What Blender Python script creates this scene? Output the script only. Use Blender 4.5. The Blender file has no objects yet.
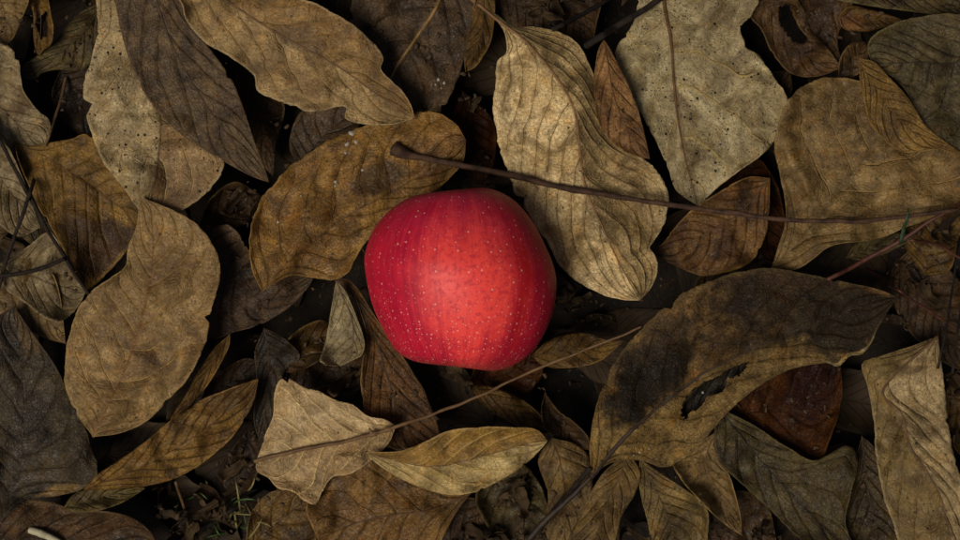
import bpy, math, random
import numpy as np

# ------------------------------------------------------------------ camera, sky, sun, exposure
scn = bpy.context.scene
COL = scn.collection
HC, ZREF, FRAME_W = 0.80, 0.020, 0.375          # camera height, plane on which the frame is 0.375 m wide
S = FRAME_W / 960.0
cam = bpy.data.cameras.new('camera'); cam_o = bpy.data.objects.new('camera', cam); COL.objects.link(cam_o)
cam_o.location = (0, 0, HC)
cam.sensor_width = 36.0; cam.lens = 36.0 * (HC - ZREF) / FRAME_W
cam.clip_start = 0.01; cam.clip_end = 200.0
cam.dof.use_dof = True; cam.dof.focus_distance = HC - 0.032; cam.dof.aperture_fstop = 22.0
scn.camera = cam_o

SUN_EL, SUN_AZ = math.radians(66), math.radians(236)    # veiled sun, soft-edged, from the lower left of the picture
world = bpy.data.worlds.new('World'); scn.world = world; world.use_nodes = True
wn = world.node_tree.nodes; wl = world.node_tree.links
sky = wn.new('ShaderNodeTexSky'); sky.sky_type = 'NISHITA'; sky.sun_disc = False
sky.sun_elevation = SUN_EL; sky.sun_rotation = SUN_AZ
sky.air_density = 0.8; sky.dust_density = 4.0; sky.ozone_density = 0.6
wl.new(sky.outputs[0], wn['Background'].inputs[0]); wn['Background'].inputs[1].default_value = 0.05
sun = bpy.data.lights.new('sun', 'SUN'); sun.energy = 4.6; sun.angle = math.radians(24); sun.color = (1.0, 0.94, 0.85)
sun_o = bpy.data.objects.new('sun', sun); COL.objects.link(sun_o)
sun_o.location = (0, 0, 3)
sun_o.rotation_euler = (math.radians(90) - SUN_EL, 0, math.pi - SUN_AZ)
vs = scn.view_settings
vs.view_transform = 'Standard'; vs.look = 'None'; vs.exposure = -0.90; vs.gamma = 1.0; vs.use_curve_mapping = False

# ------------------------------------------------------------------ helpers
rng = np.random.default_rng(7)
random.seed(7)

def lin(c):
    c = np.array(c, float) / 255.0
    return np.where(c <= 0.04045, c / 12.92, ((c + 0.055) / 1.055) ** 2.4)

def alb(c, k=1.0):
    return tuple(np.clip(lin(c) * k, 0.002, 0.9)) + (1.0,)

def unproj(px, py, z):
    f = (HC - z) / (HC - ZREF)
    return (px - 480.0) * S * f, -(py - 270.0) * S * f

def cat(P, n):
    """resample a polyline as a smooth curve with n points, evenly by arc length"""
    P = np.array(P, float)
    if len(P) > 2:
        Q = [2 * P[0] - P[1]] + list(P) + [2 * P[-1] - P[-2]]
        out = []
        t = np.linspace(0, 1, 12, endpoint=False)[:, None]
        for i in range(1, len(Q) - 2):
            p0, p1, p2, p3 = Q[i - 1], Q[i], Q[i + 1], Q[i + 2]
            out.append(0.5 * (2 * p1 + (p2 - p0) * t + (2 * p0 - 5 * p1 + 4 * p2 - p3) * t ** 2 + (3 * p1 - p0 - 3 * p2 + p3) * t ** 3))
        P = np.vstack(out + [P[-1:]])
    d = np.r_[0, np.cumsum(np.linalg.norm(np.diff(P[:, :2], axis=0), axis=1))]
    s = np.linspace(0, d[-1], n)
    return np.stack([np.interp(s, d, P[:, k]) for k in range(P.shape[1])], 1)

class Noise2:
    """smooth sum-of-sines noise, about -1..1"""
    def __init__(self, seed, wavelength, n=9):
        r = np.random.default_rng(seed)
        a = r.uniform(0, 2 * np.pi, n); k = 2 * np.pi / wavelength * r.uniform(0.5, 1.8, n)
        self.kx, self.ky, self.p = np.cos(a) * k, np.sin(a) * k, r.uniform(0, 6.28, n)
        self.w = 1.0 / np.sqrt(n / 2.0)
    def __call__(self, x, y=0.0):
        o = 0
        for kx, ky, p in zip(self.kx, self.ky, self.p):
            o = o + np.sin(kx * x + ky * y + p)
        return o * self.w * 0.6

def mesh_obj(name, V, F, mat=None, parent=None, smooth=True, loops=None):
    me = bpy.data.meshes.new(name)
    V = np.asarray(V, np.float32); F = np.asarray(F, np.int32)
    me.vertices.add(len(V)); me.vertices.foreach_set('co', V.ravel())
    nf, k = F.shape
    me.loops.add(nf * k); me.loops.foreach_set('vertex_index', F.ravel())
    me.polygons.add(nf); me.polygons.foreach_set('loop_start', np.arange(nf, dtype=np.int32) * k)
    if smooth: me.polygons.foreach_set('use_smooth', np.ones(nf, bool))
    me.update(calc_edges=True); me.validate()
    o = bpy.data.objects.new(name, me); COL.objects.link(o)
    if mat: me.materials.append(mat)
    if parent: o.parent = parent
    return o

def add_uv(o, name, per_vert):
    me = o.data
    uv = me.uv_layers.new(name=name)
    idx = np.empty(len(me.loops), np.int32); me.loops.foreach_get('vertex_index', idx)
    uv.data.foreach_set('uv', np.asarray(per_vert, np.float32)[idx].ravel())

def tube(P, R, sides=8, seed=0, rough=0.0):
    """vertices and quads of a tube along 3-D points P with radii R (ends closed to a point ring)"""
    P = np.asarray(P, float); n = len(P); R = np.broadcast_to(np.asarray(R, float), (n,)).copy()
    T = np.gradient(P, axis=0); T /= np.linalg.norm(T, axis=1)[:, None] + 1e-12
    up = np.tile(np.array([0, 0, 1.0]), (n, 1))
    A = np.cross(T, up); ln = np.linalg.norm(A, axis=1)[:, None]
    A = np.where(ln < 1e-3, np.array([1.0, 0, 0]), A / (ln + 1e-9)); B = np.cross(A, T)
    a = np.linspace(0, 2 * np.pi, sides, endpoint=False)
    r_ = np.random.default_rng(seed)
    rr = R[:, None] * (1 + rough * r_.standard_normal((n, sides)))
    V = P[:, None, :] + rr[..., None] * (np.cos(a)[None, :, None] * A[:, None, :] + np.sin(a)[None, :, None] * B[:, None, :])
    V = V.reshape(-1, 3)
    i = np.arange(n - 1)[:, None]; j = np.arange(sides)[None, :]; j2 = (j + 1) % sides
    F = np.stack([i * sides + j, i * sides + j2, (i + 1) * sides + j2, (i + 1) * sides + j], -1).reshape(-1, 4)
    # caps as fans of quads (degenerate free: centre vertex, paired sides)
    V = np.vstack([V, P[0] - T[0] * R[0] * 0.3, P[-1] + T[-1] * R[-1] * 0.3])
    c0, c1 = len(V) - 2, len(V) - 1
    caps = []
    for q in range(0, sides, 2):
        caps.append([c0, (q + 2) % sides, q + 1, q])
        b = (n - 1) * sides
        caps.append([c1, b + q, b + q + 1, b + (q + 2) % sides])
    return V, np.vstack([F, np.array(caps)])

def empty(name, loc=(0, 0, 0)):
    e = bpy.data.objects.new(name, None); COL.objects.link(e); e.location = loc; e.empty_display_size = 0.01
    return e

def tag(o, label=None, cat_=None, group=None, kind=None):
    if label: o['label'] = label
    if cat_: o['category'] = cat_
    if group: o['group'] = group
    if kind: o['kind'] = kind
    return o

class Mat:
    """small node-graph helper"""
    def __init__(self, name):
        self.m = bpy.data.materials.new(name); self.m.use_nodes = True
        self.n = self.m.node_tree.nodes; self.l = self.m.node_tree.links
        self.b = self.n['Principled BSDF']
    def put(self, sock, v):
        if isinstance(v, bpy.types.NodeSocket): self.l.new(v, sock)
        elif v is not None: sock.default_value = v
    def node(self, t, **kw):
        nd = self.n.new(t)
        for k, v in kw.items(): setattr(nd, k, v)
        return nd
    def math(self, op, a, b=None, c=None, clamp=False):
        nd = self.node('ShaderNodeMath', operation=op, use_clamp=clamp)
        for i, v in enumerate((a, b, c)): self.put(nd.inputs[i], v)
        return nd.outputs[0]
    def step(self, v, lo, hi, a=0.0, b=1.0):
        nd = self.node('ShaderNodeMapRange', interpolation_type='SMOOTHSTEP')
        for i, x in enumerate((v, lo, hi, a, b)): self.put(nd.inputs[i], x)
        return nd.outputs[0]
    def mix(self, f, a, b, blend='MIX'):
        nd = self.node('ShaderNodeMix', data_type='RGBA', blend_type=blend)
        self.put(nd.inputs[0], f); self.put(nd.inputs[6], a); self.put(nd.inputs[7], b)
        return nd.outputs[2]
    def vec(self, v, scale=(1, 1, 1), loc=(0, 0, 0), rot=(0, 0, 0)):
        nd = self.node('ShaderNodeMapping'); self.put(nd.inputs[0], v)
        nd.inputs[1].default_value = loc; nd.inputs[2].default_value = rot; nd.inputs[3].default_value = scale
        return nd.outputs[0]
    def noise(self, v, scale, detail=4, rough=0.55, dist=0.0):
        nd = self.node('ShaderNodeTexNoise'); self.put(nd.inputs['Vector'], v)
        nd.inputs['Scale'].default_value = scale; nd.inputs['Detail'].default_value = detail
        nd.inputs['Roughness'].default_value = rough; nd.inputs['Distortion'].default_value = dist
        return nd.outputs[0]
    def voro(self, v, scale, feature='F1', rand=1.0):
        nd = self.node('ShaderNodeTexVoronoi', feature=feature); self.put(nd.inputs['Vector'], v)
        nd.inputs['Scale'].default_value = scale; nd.inputs['Randomness'].default_value = rand
        return nd
    def out(self, col, rough, height=None, dist=0.0004, strength=1.0, spec=0.35):
        self.put(self.b.inputs['Base Color'], col); self.put(self.b.inputs['Roughness'], rough)
        self.b.inputs['Specular IOR Level'].default_value = spec
        if height is not None:
            bp = self.node('ShaderNodeBump'); bp.inputs['Strength'].default_value = strength
            bp.inputs['Distance'].default_value = dist; self.put(bp.inputs['Height'], height)
            self.l.new(bp.outputs[0], self.b.inputs['Normal'])
        return self.m

# ------------------------------------------------------------------ materials
def leaf_material(p, idx):
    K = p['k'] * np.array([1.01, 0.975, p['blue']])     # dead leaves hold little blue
    M = Mat('dry_leaf')
    uv = M.node('ShaderNodeUVMap', uv_map='leaf').outputs[0]
    met = M.vec(M.node('ShaderNodeUVMap', uv_map='metric').outputs[0], loc=(idx * 3.7, idx * 1.9, 0))
    sx = M.node('ShaderNodeSeparateXYZ'); M.l.new(uv, sx.inputs[0]); u, v = sx.outputs[0], sx.outputs[1]
    s = M.math('ABSOLUTE', v); neg = M.math('LESS_THAN', v, 0.0)
    wob = M.noise(met, 1.1, 2, 0.5)
    # vein field
    sv = M.node('ShaderNodeSeparateXYZ'); M.l.new(M.node('ShaderNodeUVMap', uv_map='vein').outputs[0], sv.inputs[0])
    ph = M.math('ADD', sv.outputs[0], M.math('MULTIPLY', neg, 0.43))
    ph = M.math('ADD', M.math('MULTIPLY', M.math('SUBTRACT', wob, 0.5), 0.22), ph)
    wn_ = M.node('ShaderNodeTexWhiteNoise', noise_dimensions='1D'); M.l.new(M.math('ADD', M.math('FLOOR', ph), M.math('MULTIPLY', neg, 31.7)), wn_.inputs['W'])
    each = M.step(wn_.outputs[0], 0.0, 1.0, 0.65, 1.0)
    fr = M.math('ABSOLUTE', M.math('SUBTRACT', M.math('FRACT', ph), 0.5))       # 0.5 at vein
    d = M.math('SUBTRACT', 0.5, fr)
    broken = M.step(M.noise(met, 2.3, 2), 0.36, 0.52)
    fade = M.math('MULTIPLY', M.math('MULTIPLY', M.step(s, 1.0, 0.72), each), M.math('MULTIPLY_ADD', broken, 0.55, 0.45))
    vline = M.math('MULTIPLY', M.step(d, 0.042, 0.012), fade)
    vsoft = M.math('MULTIPLY', M.step(d, 0.20, 0.02), fade)
    # net of small veins: ladder lines between the side veins, cells elsewhere
    lad = M.math('FRACT', M.math('MULTIPLY_ADD', s, p['nv'] * 1.6, M.math('MULTIPLY', M.noise(met, 2.6, 3), 3.2)))
    lad = M.step(M.math('ABSOLUTE', M.math('SUBTRACT', lad, 0.5)), 0.08, 0.02)
    cell = M.step(M.voro(M.vec(met, scale=(1, 1.25, 1)), 6.0, 'DISTANCE_TO_EDGE').outputs[0], 0.06, 0.01)
    net = M.math('MAXIMUM', M.math('MULTIPLY', lad, 0.7), M.math('MULTIPLY', cell, 0.55))
    # colour
    n1 = M.noise(met, 0.75, 7, 0.62, 0.3)
    cL1, cL2 = alb(p['c1'], K), alb(p['c2'], K)
    base = M.mix(M.step(n1, 0.36, 0.64), cL1, cL2)
    if p.get('r1'):
        baseR = M.mix(M.step(n1, 0.36, 0.64), alb(p['r1'], K), alb(p['r2'], K))
        base = M.mix(M.step(v, -0.03, 0.05), base, baseR)
    n2 = M.noise(M.vec(met, loc=(9, 4, 0)), 0.55, 9, 0.68, 0.6)
    thr = 0.70 - 0.30 * p['blotch']
    base = M.mix(M.math('MULTIPLY', M.step(n2, thr, thr + 0.13), 0.85), base, alb(p['c3'], K))
    n4 = M.noise(M.vec(met, loc=(2, 14, 0)), 1.5, 6, 0.7)
    base = M.mix(M.math('MULTIPLY', M.step(n4, 0.55, 0.72), p['mould']), base, alb(p['c4'], K))
    if p.get('patches'):                            # stains, and painted shade, with a shape of their own on the blade
        for (pu, pv, ru, rv, colr, amt) in p['patches']:
            du = M.math('DIVIDE', M.math('SUBTRACT', u, pu), ru); dv = M.math('DIVIDE', M.math('SUBTRACT', v, pv), rv)
            r = M.math('SQRT', M.math('ADD', M.math('MULTIPLY', du, du), M.math('MULTIPLY', dv, dv)))
            r = M.math('MULTIPLY_ADD', M.math('SUBTRACT', M.noise(met, 1.6, 5, 0.6), 0.5), 1.1, r)
            base = M.mix(M.math('MULTIPLY', M.step(r, 1.05, 0.6), amt), base, alb(colr, K))
    # mottling of decay: tone at two sizes, gold and grey drifts
    nm = M.noise(M.vec(met, loc=(31, 7, 0)), 0.7, 10, 0.68, 1.2)
    base = M.mix(1.0, base, M.mix(M.step(nm, 0.30, 0.70), (0.44, 0.40, 0.34, 1), (1.66, 1.64, 1.60, 1)), 'MULTIPLY')
    ng = M.noise(M.vec(met, loc=(3, 27, 0)), 1.3, 7, 0.66, 0.4)
    base = M.mix(M.math('MULTIPLY', M.step(ng, 0.52, 0.70), p['gold']), base, M.mix(1.0, base, (1.15, 0.86, 0.42, 1), 'MULTIPLY'))
    ngr = M.noise(M.vec(met, loc=(13, 57, 0)), 2.2, 7, 0.66, 0.4)
    base = M.mix(M.math('MULTIPLY', M.step(ngr, 0.54, 0.70), 0.5), base, M.mix(1.0, base, (1.06, 1.08, 1.18, 1), 'MULTIPLY'))
    fine = M.noise(met, 9.0, 5, 0.7)
    base = M.mix(1.0, base, M.mix(M.step(fine, 0.25, 0.75), (0.62, 0.61, 0.60, 1), (1.38, 1.36, 1.32, 1)), 'MULTIPLY')
    along = M.math('MULTIPLY', M.step(d, 0.42, 0.05), M.step(M.noise(M.vec(met, loc=(41, 2, 0)), 1.2, 5, 0.6), 0.48, 0.66))
    base = M.mix(M.math('MULTIPLY', along, 0.55), base, alb(p['c3'], K))
    cv = alb(p['cv'], K)
    base = M.mix(M.math('MULTIPLY', net, 0.42 * p['net']), base, cv)
    base = M.mix(M.math('MULTIPLY', vsoft, 0.12 * p['vein']), base, cv)
    base = M.mix(M.math('MULTIPLY', vline, min(0.95, 0.85 * p['vein'])), base, cv)
    mid = M.step(s, 0.045, 0.008)
    base = M.mix(M.math('MULTIPLY', mid, 0.6), base, alb(p['cm'], K))
    edge = M.step(M.math('MULTIPLY_ADD', M.noise(met, 3.0, 4), 0.16, s), 1.0, 1.09)
    base = M.mix(M.math('MULTIPLY', edge, 0.55), base, alb(p['ce'], K))
    # specks: small fungal dots in drifts
    vo = M.voro(met, 4.2); sz = M.node('ShaderNodeSeparateColor'); M.l.new(vo.outputs['Color'], sz.inputs[0])
    dots = M.math('LESS_THAN', vo.outputs['Distance'], M.math('MULTIPLY', M.step(sz.outputs[0], 0.2, 1.0), 0.24))
    vo2 = M.voro(M.vec(met, loc=(5, 5, 0)), 10.0); sz2 = M.node('ShaderNodeSeparateColor'); M.l.new(vo2.outputs['Color'], sz2.inputs[0])
    dots2 = M.math('LESS_THAN', vo2.outputs['Distance'], M.math('MULTIPLY', M.step(sz2.outputs[1], 0.3, 1.0), 0.30))
    dmask = M.step(M.noise(met, 0.8, 3), 0.38, 0.54)
    dd = M.math('MULTIPLY', M.math('MAXIMUM', dots, M.math('MULTIPLY', dots2, 0.8)), M.math('MULTIPLY', dmask, 0.85 * p['speck']))
    base = M.mix(dd, base, alb((26, 18, 14), 1.0))
    # relief
    h = M.math('MULTIPLY', M.math('ADD', vsoft, M.math('MULTIPLY', vline, 1.6)), p['relief'] * 1.2)
    h = M.math('MULTIPLY_ADD', net, 0.55 * p['relief'], h)
    wr = M.math('ABSOLUTE', M.math('SUBTRACT', M.noise(M.vec(met, loc=(17, 3, 0)), 1.9, 4, 0.6, 0.8), 0.5))
    h = M.math('MULTIPLY_ADD', M.step(wr, 0.0, 0.09), 0.5, h)
    h = M.math('MULTIPLY_ADD', M.noise(met, 2.4, 5, 0.55), 1.6, h)
    h = M.math('MULTIPLY_ADD', fine, 0.45, h)
    rough = M.step(n4, 0.3, 0.7, p['rough'] - 0.08, p['rough'] + 0.12)
    return M.out(base, rough, h, 0.0005, 0.85, p['spec'])

def plain_material(name, c1, c2, scale, rough=0.7, k=0.8, bump=0.0003, stretch=(1, 1, 1), spec=0.3):
    M = Mat(name)
    co = M.vec(M.node('ShaderNodeTexCoord').outputs['Object'], scale=stretch)
    n = M.noise(co, scale, 6, 0.65)
    col = M.mix(M.step(n, 0.3, 0.7), alb(c1, k), alb(c2, k))
    return M.out(col, rough, M.noise(co, scale * 2.5, 5, 0.7), bump, 0.9, spec)

def soil_material():
    M = Mat('dark_humus')
    co = M.node('ShaderNodeTexCoord').outputs['Object']
    n = M.noise(co, 60, 8, 0.7); n2 = M.noise(co, 420, 5, 0.7)
    col = M.mix(M.step(n, 0.3, 0.7), (0.006, 0.0045, 0.003, 1), (0.020, 0.013, 0.007, 1))
    col = M.mix(M.step(n2, 0.55, 0.7), col, (0.032, 0.02, 0.011, 1))
    # far beyond the frame the floor is the same litter, read only as mottling
    sp = M.node('ShaderNodeSeparateXYZ'); M.l.new(co, sp.inputs[0])
    r = M.math('SQRT', M.math('ADD', M.math('MULTIPLY', sp.outputs[0], sp.outputs[0]), M.math('MULTIPLY', sp.outputs[1], sp.outputs[1])))
    vo = M.voro(co, 16.0); far = M.mix(M.step(M.noise(co, 30, 4), 0.35, 0.65), (0.035, 0.022, 0.011, 1), (0.12, 0.085, 0.045, 1))
    far = M.mix(0.5, far, vo.outputs['Color'], 'SOFT_LIGHT')
    col = M.mix(M.step(r, 0.55, 0.9), col, far)
    return M.out(col, 0.85, M.math('ADD', n, n2), 0.002, 1.0, 0.2)

def litter_material(name, k):
    M = Mat(name)
    at = M.node('ShaderNodeAttribute', attribute_name='tint'); sc_ = M.node('ShaderNodeSeparateColor'); M.l.new(at.outputs['Color'], sc_.inputs[0])
    uv = M.node('ShaderNodeUVMap', uv_map='leaf').outputs[0]
    sx = M.node('ShaderNodeSeparateXYZ'); M.l.new(uv, sx.inputs[0]); s = M.math('ABSOLUTE', sx.outputs[1])
    co = M.node('ShaderNodeTexCoord').outputs['Object']
    d = M.math('ABSOLUTE', M.math('SUBTRACT', M.math('FRACT', M.math('MULTIPLY', M.math('MULTIPLY_ADD', s, -0.3, sx.outputs[0]), 9.0)), 0.5))
    vl = M.math('MAXIMUM', M.step(d, 0.08, 0.02), M.step(s, 0.07, 0.02))
    n = M.noise(co, 90, 7, 0.65)
    a = M.mix(sc_.outputs[0], alb((70, 46, 26), k), alb((132, 106, 66), k))
    b = M.mix(sc_.outputs[1], alb((40, 28, 20), k), alb((98, 72, 38), k))
    col = M.mix(M.step(n, 0.35, 0.65), a, b)
    col = M.mix(M.math('MULTIPLY', vl, 0.35), col, alb((50, 32, 18), k))
    h = M.math('MULTIPLY_ADD', vl, -0.6, M.noise(co, 500, 5, 0.7))
    return M.out(col, 0.75, h, 0.0005, 0.9, 0.25)

# ------------------------------------------------------------------ ground and the pile's height field
G = 0.0012; GN = 1500; GH = GN // 2              # 1.2 mm cells
soil_n1, soil_n2 = Noise2(1, 0.09), Noise2(2, 0.02)
def soil_z(x, y):
    r = np.hypot(x, y)
    return (0.004 * soil_n1(x, y) + 0.0015 * soil_n2(x, y) - 0.030) * np.clip((1.2 - r) / 0.4, 0, 1)

ax = np.r_[-30, -12, -5, -2.4, np.linspace(-1.2, -0.36, 22), np.linspace(-0.34, 0.34, 150), np.linspace(0.36, 1.2, 22), 2.4, 5, 12, 30]
gx, gy = np.meshgrid(ax, ax, indexing='ij')
nn = len(ax)
ii = np.arange(nn * nn).reshape(nn, nn)
gF = np.stack([ii[:-1, :-1], ii[1:, :-1], ii[1:, 1:], ii[:-1, 1:]], -1).reshape(-1, 4)
ground = mesh_obj('ground', np.stack([gx, gy, soil_z(gx, gy)], -1).reshape(-1, 3), gF, soil_material())
tag(ground, 'dark crumbly soil showing black between the fallen leaves', 'ground', kind='structure')

hx = (np.arange(GN) - GH) * G
HX, HY = np.meshgrid(hx, hx, indexing='ij')
H = soil_z(HX, HY).astype(np.float32)
def cell(x, y):
    return (np.clip(np.round(x / G).astype(int) + GH, 1, GN - 2), np.clip(np.round(y / G).astype(int) + GH, 1, GN - 2))
def stamp(x, y, z):
    i, j = cell(x.ravel(), y.ravel()); z = z.ravel()
    for di in (-1, 0, 1):
        for dj in (-1, 0, 1):
            np.maximum.at(H, (i + di, j + dj), z)
def sample(x, y):
    i, j = cell(x, y); return H[i, j]

# ------------------------------------------------------------------ apple's place (the leaves must know it)
AP_Z = 0.0445
AP = np.array([*unproj(460, 279, AP_Z), AP_Z]); AP_R = 96 * S * (HC - AP_Z) / (HC - ZREF)
def under_apple(x, y):
    r2 = (x - AP[0]) ** 2 + ((y - AP[1]) * 1.05) ** 2
    lim = AP_Z - np.sqrt(np.clip((AP_R * 1.03) ** 2 - r2, 0, None)) - 0.0008
    return np.where(r2 < (AP_R * 1.03) ** 2, lim, 1.0)

def settle(x, y, zrel, tilt=None, maxtilt=0.30, clear=0.0007, pct=90, sag=0.00006, lift=0.0, floor=-1.0):
    """lay a stiff sheet of relief zrel on the pile: find its lean, then let it drape"""
    F = np.maximum(sample(x, y), floor)
    xc, yc = x - x.mean(), y - y.mean()
    if tilt is None:
        best = None
        for a in np.linspace(-maxtilt, maxtilt, 9):
            for b in np.linspace(-maxtilt, maxtilt, 9):
                zz = zrel + a * xc + b * yc
                c = np.percentile(F - zz, pct)
                cost = (zz + c).mean() + 0.010 * (a * a + b * b)
                if best is None or cost < best[0]: best = (cost, a, b, c)
        _, a, b, c = best
    else:
        a, b = tilt; c = np.percentile(F - zrel - a * xc - b * yc, pct)
    z = zrel + a * xc + b * yc + c + clear + lift
    U = under_apple(x, y)
    rel = zrel + a * xc + b * yc
    d = z - rel
    Fd = F + clear - rel
    def sm(q):
        p = np.pad(q, 1, mode='edge')
        return (p[:-2, 1:-1] + p[2:, 1:-1] + p[1:-1, :-2] + p[1:-1, 2:]) / 4
    for k in range(40):
        d = np.maximum(d - sag, Fd)
        d = 0.35 * d + 0.65 * sm(d)
    d = np.maximum(d, Fd); d = 0.6 * d + 0.4 * sm(d)
    z = np.minimum(rel + d, U)
    return z

# ------------------------------------------------------------------ loose litter that nobody could count (under and around)
def litter(name, spots, mat, label, floor=0.0, lmin=0.06, lmax=0.13, zmax=1.0, shard=False):
    Vs, Fs, UV, T = [], [], [], []; off = 0
    nu, nv = 17, 9
    u = np.linspace(0, 1, nu)[:, None]; v = np.linspace(-1, 1, nv)[None, :]
    r = np.random.default_rng(len(spots))
    for k, (cx, cy) in enumerate(spots):
        L = r.uniform(lmin, lmax); W = L * r.uniform(0.32, 0.55); a = r.uniform(0, 6.28)
        prof = np.sin(np.pi * u ** r.uniform(0.75, 1.2)) ** 0.75
        nz = Noise2(1000 + k, 0.04)
        if shard:                                   # a torn piece: uneven, angular outline, no point at either end
            kn_ = np.linspace(0, 1, 6); pa = np.interp(u[:, 0], kn_, r.uniform(0.25, 1.1, 6)); pb = np.interp(u[:, 0], kn_, r.uniform(0.25, 1.1, 6))
            prof = np.where(v < 0, pa[:, None], pb[:, None])
        lx = (u - 0.5) * L + 0 * v; ly = v * W / 2 * prof * (1 + 0.06 * nz(lx * 3, v * 0.05)) + 0.08 * L * r.uniform(-1, 1) * np.sin(np.pi * u)
        x = cx + lx * math.cos(a) - ly * math.sin(a); y = cy + lx * math.sin(a) + ly * math.cos(a)
        zr = r.uniform(-0.004, 0.009) * np.abs(v) ** 1.6 * prof + r.uniform(-0.008, 0.010) * (u - 0.5) ** 2 * 4 + 0.0022 * nz(x, y)
        z = settle(x, y, zr, maxtilt=0.25, floor=floor, pct=70)
        z = np.minimum(z, zmax + zr * 0.3)
        stamp(x, y, z)
        Vs.append(np.stack([x, y, z], -1).reshape(-1, 3))
        g = np.arange(nu * nv).reshape(nu, nv) + off; off += nu * nv
        Fs.append(np.stack([g[:-1, :-1], g[1:, :-1], g[1:, 1:], g[:-1, 1:]], -1).reshape(-1, 4))
        UV.append(np.stack(np.broadcast_arrays(u, v), -1).reshape(-1, 2)); T.append(np.tile([r.uniform(), r.uniform(), 0, 1], (nu * nv, 1)))
    o = mesh_obj(name, np.vstack(Vs), np.vstack(Fs), mat)
    add_uv(o, 'leaf', np.vstack(UV))
    at = o.data.color_attributes.new('tint', 'FLOAT_COLOR', 'POINT'); at.data.foreach_set('color', np.vstack(T).astype(np.float32).ravel())
    md = o.modifiers.new('thickness', 'SOLIDIFY'); md.thickness = 0.0003
    tag(o, label, 'leaf litter', kind='stuff')
    return o

spots = [(x + rng.uniform(-.02, .02), y + rng.uniform(-.02, .02)) for x in np.arange(-0.20, 0.21, 0.034) for y in np.arange(-0.12, 0.13, 0.034)
         if math.hypot(x - AP[0], y - AP[1]) > 0.028]
random.shuffle(spots)
litter('decayed_litter', spots, litter_material('shaded_decayed_leaf', 0.25), 'decayed leaves darkened for shade lying deep in the black gaps', floor=-0.030, lmin=0.035, lmax=0.07, zmax=-0.018)  # low tone puts the black of the gaps into these leaves

# ------------------------------------------------------------------ leaf litter going on beyond the frame
ring = []
rr = np.random.default_rng(21)
while len(ring) < 560:
    x, y = rr.uniform(-0.75, 0.75), rr.uniform(-0.7, 0.7)
    if (abs(x) < 0.222 and abs(y) < 0.142): continue
    ring.append((x, y))
litter('surrounding_litter', ring, litter_material('dry_litter', 0.8), 'dry brown leaf litter covering the ground beyond the picture', floor=-0.022, lmin=0.07, lmax=0.13)

# ------------------------------------------------------------------ the fallen leaves in the photograph
D0 = dict(k=1.0, c1=(128, 106, 70), c2=(104, 82, 50), c3=(70, 52, 32), c4=(140, 126, 98), cv=(92, 70, 42), cm=(84, 62, 38), ce=(150, 124, 80),  # lower k on corner leaves paints the fall-off toward the corners
          blotch=0.55, mould=0.45, vein=0.95, net=1.1, gold=0.8, blue=0.74, spec=0.32, nv=9, slope=0.22, slope2=0.06, speck=0.7, relief=-1.0, rough=0.50, patches=None,
          cup=(2.0, 2.0), bend=0.0, twist=0.0, corr=1.1, wav=3.0, ripple=1.9, crease=1.5, margin=4.6, curl=(0, 0), tilt=None, lift=0.0, maxtilt=0.30, holes=(), step=3.0,
          rib=0.55, nick=0.45, stalk=None, specks=None, pct=90)
PAL = dict(
    tan=dict(cv=(162, 132, 82), blue=0.80),
    pale=dict(blue=0.98, gold=0.5, c1=(146, 132, 98), c2=(122, 106, 72), c3=(82, 62, 38), cv=(158, 134, 88), ce=(160, 142, 100)),
    cream=dict(blue=0.96, gold=0.5, c1=(158, 140, 104), c2=(128, 108, 74), c3=(98, 76, 46), cv=(216, 188, 128), cm=(120, 92, 56), ce=(176, 150, 102), relief=1.0),
    ochre=dict(c1=(122, 94, 46), c2=(98, 72, 34), c3=(62, 44, 24), c4=(136, 112, 70), cv=(70, 48, 24), cm=(76, 52, 28), ce=(140, 108, 58)),
    brown=dict(c1=(94, 70, 42), c2=(74, 53, 32), c3=(46, 33, 22), c4=(108, 88, 60), cv=(56, 38, 24), cm=(60, 42, 26), ce=(116, 92, 58)),
    mauve=dict(c1=(82, 64, 48), c2=(68, 53, 40), c3=(46, 37, 29), c4=(90, 76, 60), cv=(56, 43, 33), cm=(58, 44, 32), ce=(92, 72, 52), speck=0.5, crease=0.5, margin=1.5, corr=0.2, vein=0.35, net=0.25, mould=0.2),
    dark=dict(c1=(64, 56, 45), c2=(52, 45, 36), c3=(33, 28, 23), c4=(84, 74, 60), cv=(40, 34, 30), cm=(42, 34, 28), ce=(90, 74, 50), vein=0.35, net=0.3),
    rust=dict(spec=0.12, blue=0.6, mould=0.15, c1=(108, 64, 26), c2=(84, 48, 20), c3=(50, 28, 14), c4=(108, 76, 40), cv=(60, 34, 18), cm=(64, 38, 20), ce=(110, 68, 34)),
    olive=dict(c1=(100, 88, 56), c2=(82, 68, 40), c3=(52, 42, 26), c4=(116, 104, 74), cv=(66, 52, 30), cm=(66, 50, 30), ce=(126, 108, 68)),
    grey=dict(blue=0.98, gold=0.5, c1=(136, 126, 94), c2=(116, 104, 74), c3=(92, 78, 50), c4=(146, 136, 108), cv=(150, 128, 72), cm=(92, 68, 36), ce=(140, 122, 82), relief=0.6),
)
LEAVES = []
def L(lay, pal, base, tip, A, B, M, label, **kw):
    p = dict(D0); p.update(PAL[pal])
    if lay <= 3: p.update(corr=0.4, vein=0.5)
    p.update(kw)
    p['k'] *= (1, 0.72, 0.85, 1, 1, 1, 1)[lay]          # deeper leaves: wetter, more decayed, and darkened to paint the gaps' shade
    ln = math.hypot(tip[0] - base[0], tip[1] - base[1]); p['nv'] = max(4, min(p['nv'], round(ln / 15)))
    LEAVES.append((lay, p, base, tip, A, B, M, label))

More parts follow.
